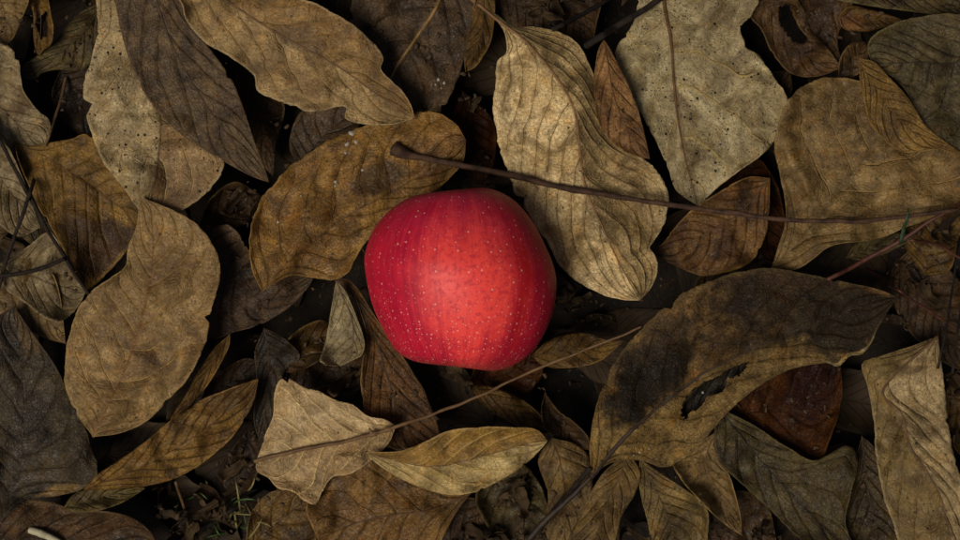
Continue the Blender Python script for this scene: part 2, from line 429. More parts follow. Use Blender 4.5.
# --- lay 1: deepest leaves that still show
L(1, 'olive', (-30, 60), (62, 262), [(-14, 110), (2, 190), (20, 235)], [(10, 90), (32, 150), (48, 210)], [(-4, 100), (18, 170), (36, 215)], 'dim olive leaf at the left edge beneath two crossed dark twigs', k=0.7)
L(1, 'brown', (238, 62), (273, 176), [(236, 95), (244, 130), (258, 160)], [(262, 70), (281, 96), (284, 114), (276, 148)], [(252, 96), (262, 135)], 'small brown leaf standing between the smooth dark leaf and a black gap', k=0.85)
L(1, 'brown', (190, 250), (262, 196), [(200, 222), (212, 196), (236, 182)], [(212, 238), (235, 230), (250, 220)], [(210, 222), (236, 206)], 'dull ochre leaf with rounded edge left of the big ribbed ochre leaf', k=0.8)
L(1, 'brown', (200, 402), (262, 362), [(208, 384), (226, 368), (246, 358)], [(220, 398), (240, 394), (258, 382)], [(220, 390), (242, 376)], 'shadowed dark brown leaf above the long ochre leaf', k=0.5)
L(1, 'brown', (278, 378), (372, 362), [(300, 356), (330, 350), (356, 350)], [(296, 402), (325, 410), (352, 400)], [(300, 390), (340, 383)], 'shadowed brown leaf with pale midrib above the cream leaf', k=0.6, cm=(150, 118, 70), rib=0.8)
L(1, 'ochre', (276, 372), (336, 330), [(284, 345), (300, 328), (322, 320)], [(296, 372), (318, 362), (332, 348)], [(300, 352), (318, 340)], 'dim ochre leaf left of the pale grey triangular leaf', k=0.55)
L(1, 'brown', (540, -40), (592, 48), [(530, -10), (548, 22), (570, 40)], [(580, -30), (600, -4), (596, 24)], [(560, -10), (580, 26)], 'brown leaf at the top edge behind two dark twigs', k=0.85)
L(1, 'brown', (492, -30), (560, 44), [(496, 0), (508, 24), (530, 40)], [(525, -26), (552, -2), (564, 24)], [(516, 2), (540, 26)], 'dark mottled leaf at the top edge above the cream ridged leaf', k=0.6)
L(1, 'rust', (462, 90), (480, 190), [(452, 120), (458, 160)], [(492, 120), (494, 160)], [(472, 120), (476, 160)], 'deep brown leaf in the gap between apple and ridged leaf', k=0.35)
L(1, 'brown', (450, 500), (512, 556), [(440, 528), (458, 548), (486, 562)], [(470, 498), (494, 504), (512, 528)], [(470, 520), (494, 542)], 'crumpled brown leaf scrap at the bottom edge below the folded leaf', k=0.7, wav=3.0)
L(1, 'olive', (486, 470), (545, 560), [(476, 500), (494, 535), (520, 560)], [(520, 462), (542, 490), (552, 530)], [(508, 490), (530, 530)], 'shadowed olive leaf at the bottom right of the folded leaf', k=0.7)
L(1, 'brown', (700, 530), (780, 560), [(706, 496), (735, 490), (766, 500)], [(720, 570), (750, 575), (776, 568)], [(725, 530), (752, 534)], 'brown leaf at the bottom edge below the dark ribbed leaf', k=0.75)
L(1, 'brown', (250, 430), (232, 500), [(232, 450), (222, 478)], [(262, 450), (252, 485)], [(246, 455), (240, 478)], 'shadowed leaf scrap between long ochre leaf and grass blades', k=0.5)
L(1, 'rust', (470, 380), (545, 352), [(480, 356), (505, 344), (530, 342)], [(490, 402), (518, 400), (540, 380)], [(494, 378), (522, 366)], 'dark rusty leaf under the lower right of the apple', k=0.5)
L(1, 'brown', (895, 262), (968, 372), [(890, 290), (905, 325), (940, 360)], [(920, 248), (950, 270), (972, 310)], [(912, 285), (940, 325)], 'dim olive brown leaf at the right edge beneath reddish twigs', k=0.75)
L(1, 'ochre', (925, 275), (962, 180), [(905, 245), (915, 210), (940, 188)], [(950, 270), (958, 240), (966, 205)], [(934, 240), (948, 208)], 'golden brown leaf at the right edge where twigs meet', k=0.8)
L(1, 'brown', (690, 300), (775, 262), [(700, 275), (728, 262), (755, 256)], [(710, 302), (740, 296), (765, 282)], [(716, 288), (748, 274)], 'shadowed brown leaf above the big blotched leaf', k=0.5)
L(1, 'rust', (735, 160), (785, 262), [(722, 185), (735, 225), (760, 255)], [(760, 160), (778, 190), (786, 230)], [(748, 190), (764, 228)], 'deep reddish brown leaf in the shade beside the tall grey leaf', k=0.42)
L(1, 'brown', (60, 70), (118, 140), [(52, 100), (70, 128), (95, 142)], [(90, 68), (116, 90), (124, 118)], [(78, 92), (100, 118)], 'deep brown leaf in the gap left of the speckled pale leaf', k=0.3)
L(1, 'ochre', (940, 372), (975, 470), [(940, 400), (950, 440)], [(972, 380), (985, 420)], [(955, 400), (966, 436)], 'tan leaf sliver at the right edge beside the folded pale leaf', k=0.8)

# --- lay 2
L(2, 'tan', (-18, -22), (8, 43), [(-20, 0), (-14, 28)], [(16, -20), (28, -2), (22, 18), (14, 36)], [(0, 0), (6, 24)], 'pale tan leaf in the upper left corner', k=0.85)
L(2, 'olive', (104, 2), (21, 73), [(78, 14), (62, 32), (50, 46), (34, 58), (24, 64)], [(104, 30), (94, 58), (80, 71), (58, 70), (42, 73), (36, 79), (26, 79)], [(84, 32), (56, 56), (36, 69)], 'dim olive leaf with rounded end near the upper left corner', k=0.75, cup=(-1, -2), corr=0.1)
L(2, 'ochre', (40, -25), (38, 56), [(28, -5), (33, 14), (33, 34), (35, 48)], [(46, -12), (50, 10), (53, 28), (51, 44), (45, 50)], [(40, 0), (41, 20), (40, 40)], 'narrow curled golden leaf standing near the upper left corner', cup=(6, 6), k=0.85, holes=[[(38, 18), (47, 13), (47, 32), (40, 38)]], step=2.0, maxtilt=0.5)
L(2, 'mauve', (300, 165), (372, 96), [(290, 150), (292, 128), (305, 108), (335, 95)], [(318, 154), (342, 142), (362, 122)], [(318, 142), (345, 118)], 'smooth mauve brown leaf under the tip of the wavy leaf', k=0.92)
L(2, 'mauve', (452, -70), (378, 132), [(380, -50), (352, 0), (352, 50), (362, 96)], [(482, -40), (476, 0), (470, 42), (458, 78), (442, 110), (412, 130)], [(440, -2), (416, 38), (392, 76)], 'dark mauve leaf with pale midrib at the top edge above the apple', cm=(132, 104, 66), rib=0.75, cup=(1, 2.5),
  patches=[(0.83, 0.86, 0.10, 0.22, (150, 126, 92), 0.9)], specks=[(439, 79, 2.2), (444, 83, 1.6), (435, 84, 1.2), (441, 88, 1.0)])
L(2, 'ochre', (482, -24), (466, 72), [(474, 0), (470, 30), (464, 55)], [(494, -10), (494, 18), (490, 42), (478, 64)], [(484, 0), (482, 34), (472, 60)], 'narrow ochre leaf beside the dark mauve leaf at the top edge', k=0.72, cup=(-3, -3))
L(2, 'tan', (-20, 290), (66, 344), [(-8, 275), (14, 262), (40, 258), (58, 285)], [(-10, 310), (20, 326), (45, 338)], [(12, 292), (42, 312)], 'faded tan leaf at the left edge above the grey black leaf', k=0.8)
L(2, 'pale', (-14, 262), (86, 292), [(4, 262), (28, 246), (50, 232), (66, 256)], [(4, 288), (26, 304), (50, 320), (68, 318), (80, 304)], [(20, 270), (52, 284)], 'pale leaf scrap at the left edge crossed by a short dark twig', k=0.82)
L(2, 'mauve', (206, 240), (314, 277), [(218, 226), (236, 230), (258, 262), (284, 272)], [(200, 300), (210, 338), (236, 332), (262, 324), (288, 308), (306, 290)], [(224, 270), (262, 300), (292, 290)], 'mauve brown leaf with smooth curved edge under the ribbed ochre leaf', k=0.9, cup=(3, -3))
L(2, 'brown', (264, 328), (262, 450), [(255, 352), (257, 385), (254, 420)], [(284, 338), (300, 356), (284, 372), (278, 400), (270, 432)], [(268, 352), (268, 385), (264, 420)], 'dark netted leaf strip standing left of the cream leaf', c1=(62, 54, 46), c2=(48, 42, 38), net=1.6, cv=(24, 20, 17), k=0.8, corr=1.2, wav=1.6)
L(2, 'brown', (336, 278), (428, 452), [(352, 290), (361, 312), (367, 338), (362, 366), (362, 398), (370, 430), (395, 450)], [(352, 282), (372, 312), (392, 342), (412, 370), (428, 398), (438, 428), (440, 445)], [(358, 302), (378, 346), (392, 390), (410, 430)], 'rusty brown leaf curving down beneath the left of the apple', c1=(112, 78, 42), c2=(92, 62, 34), cup=(4, -3), ce=(150, 120, 72), k=0.85)
L(2, 'ochre', (470, 386), (556, 434), [(482, 384), (508, 392), (534, 408)], [(480, 402), (502, 418), (530, 432)], [(490, 396), (524, 416)], 'tan leaf strip between the apple and the folded leaf', k=0.72, cup=(-3, -3))
L(2, 'brown', (545, 392), (590, 450), [(558, 410), (572, 420), (588, 436)], [(541, 410), (545, 428), (566, 446)], [(552, 414), (570, 434)], 'small dark curled leaf at the tip of the folded leaf', k=0.7, cup=(4, 4))
L(2, 'ochre', (532, 356), (624, 341), [(548, 340), (566, 333), (586, 333), (606, 340)], [(546, 366), (572, 368), (598, 362), (612, 352)], [(560, 352), (596, 348)], 'ochre leaf under a thin twig at the lower right of the apple', k=0.85, cup=(-2, -3))
L(2, 'tan', (552, 438), (560, 560), [(538, 460), (548, 495), (545, 530)], [(578, 446), (594, 468), (588, 505), (575, 540)], [(562, 470), (566, 515)], 'tan leaf behind the stalk of the big blotched leaf', k=0.75, cup=(-2, -4))
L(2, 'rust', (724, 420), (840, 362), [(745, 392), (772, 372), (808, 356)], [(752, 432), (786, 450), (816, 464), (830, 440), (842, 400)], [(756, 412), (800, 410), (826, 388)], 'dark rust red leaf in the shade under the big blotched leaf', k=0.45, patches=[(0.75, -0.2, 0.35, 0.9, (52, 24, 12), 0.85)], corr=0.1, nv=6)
L(2, 'brown', (862, 436), (905, 560), [(856, 460), (854, 482), (843, 502), (841, 525), (850, 555)], [(876, 450), (888, 480), (898, 515), (910, 550)], [(866, 470), (872, 510), (885, 545)], 'dark curled leaf with pale left edge beside the folded pale leaf', c1=(84, 70, 42), c2=(60, 48, 30), ce=(170, 145, 95), cup=(7, 1), k=0.75)
L(2, 'brown', (838, -20), (846, 70), [(812, -14), (790, 2), (800, 28), (822, 52), (836, 64)], [(858, -12), (850, 10), (838, 36), (840, 56)], [(836, 0), (826, 26), (836, 52)], 'brown leaf at the top edge right of the leaf with a hole', k=0.8, cup=(2, -2), ce=(140, 110, 66))
L(2, 'ochre', (838, 16), (902, 20), [(850, 6), (868, 9), (886, 14)], [(844, 29), (864, 32), (884, 28)], [(856, 18), (880, 20)], 'small reddish ochre leaf near the upper right corner', k=0.8, c1=(120, 80, 44))
L(2, 'olive', (800, -20), (975, 20), [(840, -40), (890, -45), (940, -30)], [(830, -2), (870, 6), (920, 13), (955, 17)], [(840, -18), (900, -12), (945, 4)], 'olive leaf strip along the top edge near the right corner', k=0.75)
L(2, 'brown', (762, 110), (790, 70), [(760, 92), (770, 74)], [(778, 108), (792, 92)], [(772, 92), (784, 80)], 'small brown scrap tucked between tall grey leaf and right leaf', k=0.6)
L(2, 'olive', (846, 258), (910, 236), [(856, 244), (876, 238), (896, 232)], [(862, 260), (884, 254), (904, 244)], [(866, 251), (890, 243)], 'narrow olive leaf scrap above the reddish twig', k=0.75, cup=(-3, -2))
L(2, 'ochre', (246, 548), (316, 494), [(248, 522), (258, 502), (276, 490), (298, 490)], [(270, 560), (300, 556), (316, 540), (318, 516)], [(268, 530), (296, 508)], 'ochre brown leaf at the bottom edge right of the grass blades', k=0.8, cup=(1, 3))

# --- lay 3
L(3, 'pale', (-60, 36), (44, 146), [(-30, 34), (0, 43), (14, 50), (20, 64), (21, 78), (26, 94), (38, 110), (49, 120), (50, 132)], [(-60, 80), (-40, 130), (-8, 150), (20, 152)], [(-30, 76), (0, 106), (26, 132)], 'pale mottled leaf with wavy edge cut by the left edge', k=0.82, blotch=0.7)
L(3, 'pale', (-46, 120), (40, 228), [(-20, 118), (4, 140), (18, 166), (30, 196)], [(-40, 170), (-14, 210), (16, 236)], [(-16, 154), (12, 194)], 'tan leaf at the left edge under the long dark twig', k=0.72, blotch=0.5)
L(3, 'ochre', (14, 142), (142, 222), [(30, 146), (50, 143), (72, 139), (90, 135), (118, 160), (138, 190)], [(18, 160), (28, 184), (40, 210), (56, 236), (70, 264), (86, 290), (112, 268), (130, 246)], [(50, 158), (84, 182), (116, 204)], 'golden ochre leaf with shade painted on its lower half left of the two pale leaves', k=0.9, blotch=0.3, slope=0.10, patches=[(0.72, 0.62, 0.34, 0.42, (46, 27, 16), 0.92)], speck=0.9, cv=(120, 96, 54))  # dark patch paints the shade of the tilted lower half
L(3, 'brown', (-14, 540), (160, 552), [(0, 510), (22, 500), (50, 502), (74, 510), (104, 511), (128, 516), (148, 528)], [(0, 580), (60, 590), (120, 575)], [(40, 536), (100, 545)], 'brown leaf along the bottom edge in the left corner', k=0.75)
L(3, 'olive', (64, 508), (146, 488), [(74, 494), (96, 486), (122, 486)], [(74, 512), (98, 511), (124, 502)], [(84, 502), (116, 494)], 'small olive grey leaf tip under the long ochre leaf', k=0.8)
L(3, 'dark', (2, 520), (14, 306), [(-20, 480), (-40, 430), (-30, 370), (-12, 326)], [(30, 500), (58, 496), (82, 490), (97, 478), (96, 456), (88, 436), (78, 410), (66, 385), (52, 360), (34, 335)], [(18, 480), (24, 420), (20, 360)], 'grey black decaying leaf filling the left edge low down', c1=(62, 52, 38), c2=(46, 38, 27), k=0.95, mould=0.5, blotch=0.5, patches=[(0.22, 0.86, 0.10, 0.2, (120, 96, 58), 0.8), (0.9, 0.5, 0.12, 0.6, (88, 68, 42), 0.7)], wav=1.6)
L(3, 'ochre', (230, 334), (170, 424), [(215, 348), (198, 372), (184, 396), (172, 414)], [(228, 348), (214, 374), (198, 398), (184, 414)], [(220, 350), (202, 380), (184, 408)], 'narrow ochre leaf edge showing at the right of the broad tan leaf', k=0.85, cup=(-2, -2))
L(3, 'grey', (336, 280), (340, 366), [(333, 300), (329, 325), (324, 348), (321, 363)], [(346, 292), (356, 316), (364, 340), (362, 354), (352, 360)], [(342, 295), (352, 320), (352, 350)], 'pale grey triangular leaf in shade left of the apple', k=0.95, cm=(84, 66, 44), rib=0.8, vein=0.2)
L(3, 'ochre', (470, 494), (318, 540), [(446, 486), (418, 476), (392, 466), (366, 456), (340, 464), (318, 482), (306, 508)], [(458, 510), (446, 530), (434, 550), (400, 572), (350, 570)], [(430, 510), (390, 515), (350, 525)], 'large ochre brown leaf at the bottom edge under the cream leaf', k=0.92, c1=(118, 90, 52), c2=(98, 72, 40), nv=6, corr=0.2)
L(3, 'olive', (640, 460), (676, 570), [(640, 490), (648, 525), (654, 560)], [(662, 474), (688, 492), (706, 508), (708, 530), (700, 560)], [(656, 490), (672, 530)], 'tan leaf wedge at the bottom edge right of the rolled leaf', k=0.85, c1=(118, 98, 62))
L(3, 'tan', (716, 432), (742, 536), [(694, 446), (672, 458), (682, 480), (700, 500), (722, 522)], [(722, 452), (732, 484), (740, 515)], [(706, 460), (720, 495)], 'grey tan leaf hanging from under the big blotched leaf', k=0.88)
L(3, 'olive', (720, 408), (862, 560), [(752, 424), (786, 446), (816, 460), (846, 446), (858, 460), (852, 490), (846, 525)], [(714, 432), (720, 462), (744, 486), (766, 506), (788, 528), (815, 552)], [(744, 440), (778, 480), (818, 522)], 'dark olive leaf with black midrib below the rust red leaf', k=0.52, cm=(26, 20, 14), rib=0.9, cup=(3, 3), nv=7, speck=0.8)
L(3, 'tan', (628, 452), (590, 570), [(606, 470), (592, 490), (578, 520), (566, 550)], [(640, 470), (636, 492), (622, 516), (612, 548)], [(618, 480), (602, 515)], 'rolled yellowish tan leaf at the bottom edge under the blotched leaf', c1=(124, 100, 58), k=0.7, cup=(-6, -5))
L(3, 'brown', (756, -8), (842, 68), [(748, 12), (762, 30), (772, 52), (792, 74), (818, 76)], [(782, -14), (802, 6), (812, 30), (828, 48)], [(770, 10), (790, 40), (818, 64)], 'brown leaf with a large black hole near the top edge', k=0.72, cup=(2, 2), corr=0.1, nv=6, holes=[[(779, 6), (794, 6), (804, 20), (808, 36), (800, 44), (788, 36), (780, 22)]], step=2.0)
L(3, 'brown', (838, 78), (866, 42), [(840, 58), (850, 44)], [(856, 76), (868, 60)], [(850, 64), (860, 52)], 'small curled brown scrap beside the golden leaf', k=0.75, cup=(5, 3))
L(3, 'ochre', (770, 178), (648, 253), [(746, 178), (716, 194), (694, 208), (678, 224), (664, 242)], [(768, 226), (754, 258), (730, 271), (702, 276), (676, 266), (660, 258)], [(738, 214), (700, 236), (674, 248)], 'mottled reddish brown leaf with pointed tip below the tall grey leaf', k=0.9, c1=(116, 86, 50), c2=(84, 56, 32), c3=(52, 32, 20), blotch=0.7, wav=1.6)

# --- lay 4
L(4, 'pale', (104, -36), (148, 222), [(96, -6), (98, 26), (93, 50), (90, 64), (84, 80), (83, 98), (88, 120), (95, 144), (106, 166), (122, 186), (136, 206)], [(132, -10), (160, 40), (196, 100), (218, 142), (224, 164), (214, 184), (196, 202), (170, 216)], [(122, 20), (146, 76), (160, 118), (158, 160), (151, 198)], 'pale tan leaf with dark specks partly covered by the smooth dark leaf', k=1.2, speck=1.4, cup=(-1, -2.5), cm=(70, 54, 30), blotch=0.2, r1=(126, 104, 68), r2=(98, 76, 46), nv=8)
L(4, 'grey', (664, -40), (698, 206), [(640, -10), (634, 22), (616, 50), (624, 80), (640, 112), (656, 142), (668, 168), (676, 190)], [(720, -30), (760, -12), (752, 14), (740, 30), (760, 58), (776, 80), (787, 98), (783, 122), (770, 146), (746, 166), (722, 184)], [(664, 0), (671, 40), (674, 80), (678, 120), (686, 162)], 'tall grey tan leaf with dark midrib at the top edge', k=1.15, cup=(-2, -1), cm=(78, 54, 28), rib=0.75, slope=0.10, nv=7, net=1.1, speck=1.6, gold=0.4, mould=0.5)
L(4, 'tan', (770, 272), (902, 92), [(777, 250), (786, 216), (781, 180), (775, 146), (780, 120), (792, 96), (812, 82), (842, 78), (874, 84)], [(800, 268), (832, 246), (872, 240), (912, 226), (960, 206), (990, 180), (980, 150), (950, 130), (920, 110)], [(798, 242), (830, 204), (856, 168), (882, 128)], 'broad tan leaf with diagonal midrib filling the right edge above the long twig', k=0.74, cup=(-1.5, 1.5), nv=7, cm=(98, 78, 46), blotch=0.4, mould=0.5, patches=[(0.9, -0.3, 0.25, 0.7, (84, 62, 38), 0.6)])
L(4, 'dark', (990, 10), (872, 64), [(966, 14), (940, 14), (912, 19), (886, 27), (868, 44)], [(1000, 120), (966, 150), (946, 148), (928, 130), (914, 104), (898, 82)], [(960, 60), (918, 62)], 'dark grey green leaf cut by the upper right corner', c1=(80, 70, 48), c2=(64, 55, 37), c3=(44, 37, 25), k=0.9, cup=(2, -3), ce=(110, 96, 64))
L(4, 'ochre', (262, 292), (466, 140), [(252, 270), (249, 244), (254, 216), (266, 192), (286, 170), (310, 152), (334, 138), (358, 128), (384, 120), (412, 113), (436, 112), (456, 124)], [(290, 276), (314, 278), (334, 280), (348, 273), (355, 260), (366, 242), (386, 222), (410, 206), (438, 188), (462, 164)], [(284, 266), (312, 242), (348, 216), (392, 192), (430, 170)], 'large ribbed ochre leaf running under the upper left of the apple', k=1.0, c1=(126, 96, 50), c2=(104, 76, 38), nv=9, slope=0.16, vein=0.8, corr=0.8, cup=(-1, -5), cv=(74, 50, 26), speck=0.8, blotch=0.35, specks=[(352, 134, 3.5), (357, 141, 2.4), (347, 146, 2.4), (345, 152, 1.8), (364, 171, 2.0), (336, 181, 2.4), (335, 187, 1.6), (278, 222, 2.0), (300, 196, 1.2)],
  patches=[(0.62, -0.25, 0.14, 0.25, (52, 40, 26), 0.8), (0.92, -0.1, 0.2, 0.7, (112, 80, 44), 0.6)])
L(4, 'ochre', (84, 489), (258, 379), [(104, 470), (132, 452), (166, 424), (200, 401), (230, 388)], [(112, 489), (146, 486), (178, 477), (204, 462), (228, 442), (244, 420), (254, 400)], [(116, 478), (160, 458), (206, 428), (238, 402)], 'long narrow ochre leaf at lower left pointing up to the right', k=0.95, cup=(-1.0, -6), nv=8, speck=0.8)
L(4, 'cream', (256, 461), (396, 426), [(261, 448), (266, 434), (273, 416), (274, 396), (279, 381), (288, 378), (304, 387), (318, 391), (336, 400), (352, 404), (368, 416), (384, 419)], [(257, 471), (268, 478), (278, 488), (294, 492), (304, 501), (315, 505), (322, 492), (332, 478), (350, 474), (372, 460), (388, 444)], [(300, 450), (348, 440)], 'cream leaf with bright fine veins under a thin twig at bottom', k=1.3, cup=(2.0, -3), nv=6, slope=-0.25, slope2=0, vein=1.3, net=1.2, speck=0.15, r1=(128, 108, 74), r2=(106, 84, 54), wav=1.0)
L(4, 'pale', (938, 336), (956, 570), [(912, 346), (886, 354), (862, 364), (868, 388), (874, 424), (876, 456), (884, 496), (894, 526), (908, 560)], [(941, 360), (946, 400), (951, 438), (957, 466), (970, 500), (972, 540)], [(884, 388), (902, 414), (910, 446), (926, 470), (942, 500), (950, 536)], 'pale leaf folded lengthwise standing near the lower right corner', k=1.02, c1=(112, 94, 52), c2=(92, 76, 40), r1=(150, 132, 94), r2=(128, 110, 74), cup=(-9, -1.5), nv=9, vein=0.4, speck=0.8, mould=0.3)

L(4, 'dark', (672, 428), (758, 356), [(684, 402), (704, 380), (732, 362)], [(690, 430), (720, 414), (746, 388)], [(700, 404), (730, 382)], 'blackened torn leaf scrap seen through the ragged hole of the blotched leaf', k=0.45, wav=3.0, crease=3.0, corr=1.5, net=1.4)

# --- lay 5
L(5, 'mauve', (130, -92), (269, 182), [(106, -50), (115, 0), (121, 32), (132, 66), (147, 97), (168, 123), (198, 146), (230, 165), (254, 177)], [(176, -60), (182, -10), (186, 14), (200, 36), (217, 58), (233, 82), (244, 110), (254, 140), (263, 164)], [(148, -30), (170, 40), (206, 105), (242, 152)], 'smooth dark brown pointed leaf lying over the speckled pale leaf', k=1.0, c1=(86, 70, 52), c2=(74, 58, 43), cup=(-1.0, -3.0), wav=0.8, ripple=0.3, nick=0.2, corr=0.08, vein=0.15, crease=0.3)
L(5, 'tan', (93, 437), (140, 197), [(76, 412), (66, 386), (65, 366), (68, 342), (72, 322), (80, 304), (92, 290), (110, 278), (125, 266), (128, 248), (135, 232), (138, 216)], [(122, 433), (146, 422), (168, 400), (188, 378), (201, 356), (207, 334), (211, 312), (217, 290), (220, 268), (215, 249), (206, 234), (194, 221), (176, 211), (156, 203)], [(112, 398), (130, 358), (146, 302), (153, 252), (150, 214)], 'broad tan leaf with wavy left edge at middle left', blue=0.86, k=1.1, vein=1.2, nv=11, slope=0.16, cv=(160, 128, 78), cm=(100, 64, 34), cup=(-1.5, -2.0), corr=0.6, speck=0.6, net=0.9, wav=1.0, ripple=0.8)
L(5, 'pale', (150, -46), (414, 118), [(166, -20), (182, 4), (186, 18), (204, 41), (236, 61), (254, 76), (258, 92), (284, 103), (300, 110), (318, 112), (338, 106), (347, 108), (346, 118), (362, 124), (392, 124)], [(236, -40), (286, -8), (320, 6), (352, 24), (374, 44), (383, 58), (381, 70), (398, 86), (410, 104)], [(222, -2), (278, 34), (334, 64), (382, 98)], 'wavy edged tan leaf curling at the top edge left of centre', gold=0.4, k=1.12, c1=(142, 120, 78), c2=(116, 94, 56), r1=(124, 98, 54), r2=(100, 76, 40), cup=(-1.0, 3.5), ripple=2.0, wav=1.6, blotch=0.55, nv=8, cv=(156, 128, 80), patches=[(0.55, 0.15, 0.10, 0.3, (72, 58, 40), 0.7), (0.62, -0.55, 0.07, 0.25, (84, 62, 36), 0.6)])
L(5, 'pale', (478, 4), (640, 300), [(492, 16), (504, 32), (506, 52), (497, 62), (495, 84), (493, 110), (496, 134), (503, 158), (511, 182), (522, 206), (544, 238), (560, 264), (576, 281), (600, 293), (620, 299)], [(496, 14), (514, 26), (536, 27), (562, 33), (580, 46), (592, 70), (604, 110), (626, 144), (654, 168), (667, 190), (667, 212), (661, 230), (652, 246), (658, 266), (652, 286)], [(500, 22), (524, 40), (554, 74), (574, 108), (580, 148), (585, 184), (602, 226), (622, 268)], 'large cream leaf with a raised ridge right of the apple', k=1.65, c1=(150, 134, 98), c2=(130, 112, 74), r1=(118, 102, 68), r2=(98, 82, 50), cup=(-7, -10), nv=10, slope=0.30, slope2=0.1, cv=(104, 82, 44), corr=1.0, relief=1.0, net=0.8, speck=0.7, mould=0.3, blotch=0.3, tilt=(0.02, 0.0), maxtilt=0.2)
L(5, 'tan', (365, 452), (548, 441), [(384, 452), (404, 450), (426, 441), (448, 431), (478, 427), (512, 427), (536, 429)], [(376, 463), (396, 476), (422, 488), (450, 495), (476, 492), (508, 476), (532, 458)], [(400, 462), (440, 466), (490, 454), (526, 444)], 'folded leaf with golden underside and pale outside below the apple', k=1.2, c1=(124, 96, 46), c2=(98, 72, 32), r1=(152, 136, 100), r2=(130, 112, 76), cup=(5, -3.5), nv=6, slope=0.3, cv=(206, 176, 112), vein=1.5, net=0.9, speck=0.1, corr=1.6, relief=1.0, wav=1.2)
L(5, 'ochre', (858, 58), (968, 158), [(874, 62), (890, 78), (908, 98), (926, 126), (946, 142)], [(860, 80), (864, 102), (871, 126), (890, 145), (908, 153), (936, 149)], [(876, 90), (900, 122), (934, 144)], 'golden brown leaf lying across the right leaf near the upper right corner', k=0.8, gold=0.4, c1=(132, 104, 56), c2=(108, 82, 42), cup=(-2, -1.5), corr=0.2, vein=0.3, wav=2.0, crease=2.2)

# --- lay 6
L(6, 'dark', (591, 477), (896, 297), [(590, 440), (596, 406), (606, 378), (622, 352), (642, 328), (668, 304), (700, 285), (736, 273), (772, 268), (812, 275), (850, 283), (880, 290)], [(606, 465), (622, 460), (642, 461), (662, 467), (680, 461), (700, 446), (716, 426), (732, 408), (748, 394), (770, 379), (796, 368), (824, 363), (838, 366), (850, 356), (862, 354), (872, 342), (878, 328)], [(626, 436), (660, 406), (700, 376), (742, 354), (790, 334), (846, 312)], 'big curved dark blotched leaf with ragged hole at lower right', k=1.0, c1=(112, 88, 56), c2=(82, 62, 38), c3=(42, 32, 22), c4=(96, 84, 64), r1=(112, 92, 60), r2=(86, 68, 42), nv=9, slope=0.2, cm=(44, 32, 22), blotch=0.6, mould=0.35, cup=(-4, -3), corr=0.5, speck=0.9, rib=1.1, wav=1.4, crease=0.6, ripple=0.8, nick=0.3, margin=2.4, spec=0.15, net=0.5,
  patches=[(0.26, -0.45, 0.24, 0.55, (26, 20, 13), 0.98), (0.40, -0.75, 0.10, 0.3, (46, 37, 28), 0.7), (0.74, -0.5, 0.28, 0.9, (36, 26, 16), 0.9), (0.9, 0.3, 0.25, 1.0, (32, 26, 19), 0.92), (0.09, 0.0, 0.10, 1.2, (132, 110, 72), 0.75), (0.28, 0.6, 0.14, 0.5, (120, 98, 62), 0.6), (0.80, 1.0, 0.10, 0.10, (150, 138, 110), 0.9)],
  holes=[[(682, 404), (694, 388), (714, 378), (732, 368), (748, 362), (740, 374), (728, 380), (722, 392), (708, 396), (700, 408), (690, 412), (686, 420), (682, 416)]], step=1.8,
  stalk=[(591, 477), (570, 498), (548, 518), (528, 540)], specks=[(640, 452, 1.6), (634, 455, 1.0), (649, 449, 1.0), (702, 393, 1.4)])
L(6, 'ochre', (604, 40), (650, 159), [(597, 54), (594, 84), (597, 114), (606, 136), (622, 150), (640, 157)], [(616, 60), (629, 86), (639, 114), (646, 140)], [(608, 62), (614, 96), (628, 130)], 'small orange brown leaf resting on the ridged cream leaf', k=0.85, gold=0.3, c1=(132, 98, 62), c2=(106, 74, 46), c3=(76, 48, 34), cup=(-2, -3), vein=0.12, corr=0.1, wav=1.0, crease=0.5, net=0.3, speck=0.9, nv=6, tilt=(0.0, 0.0))

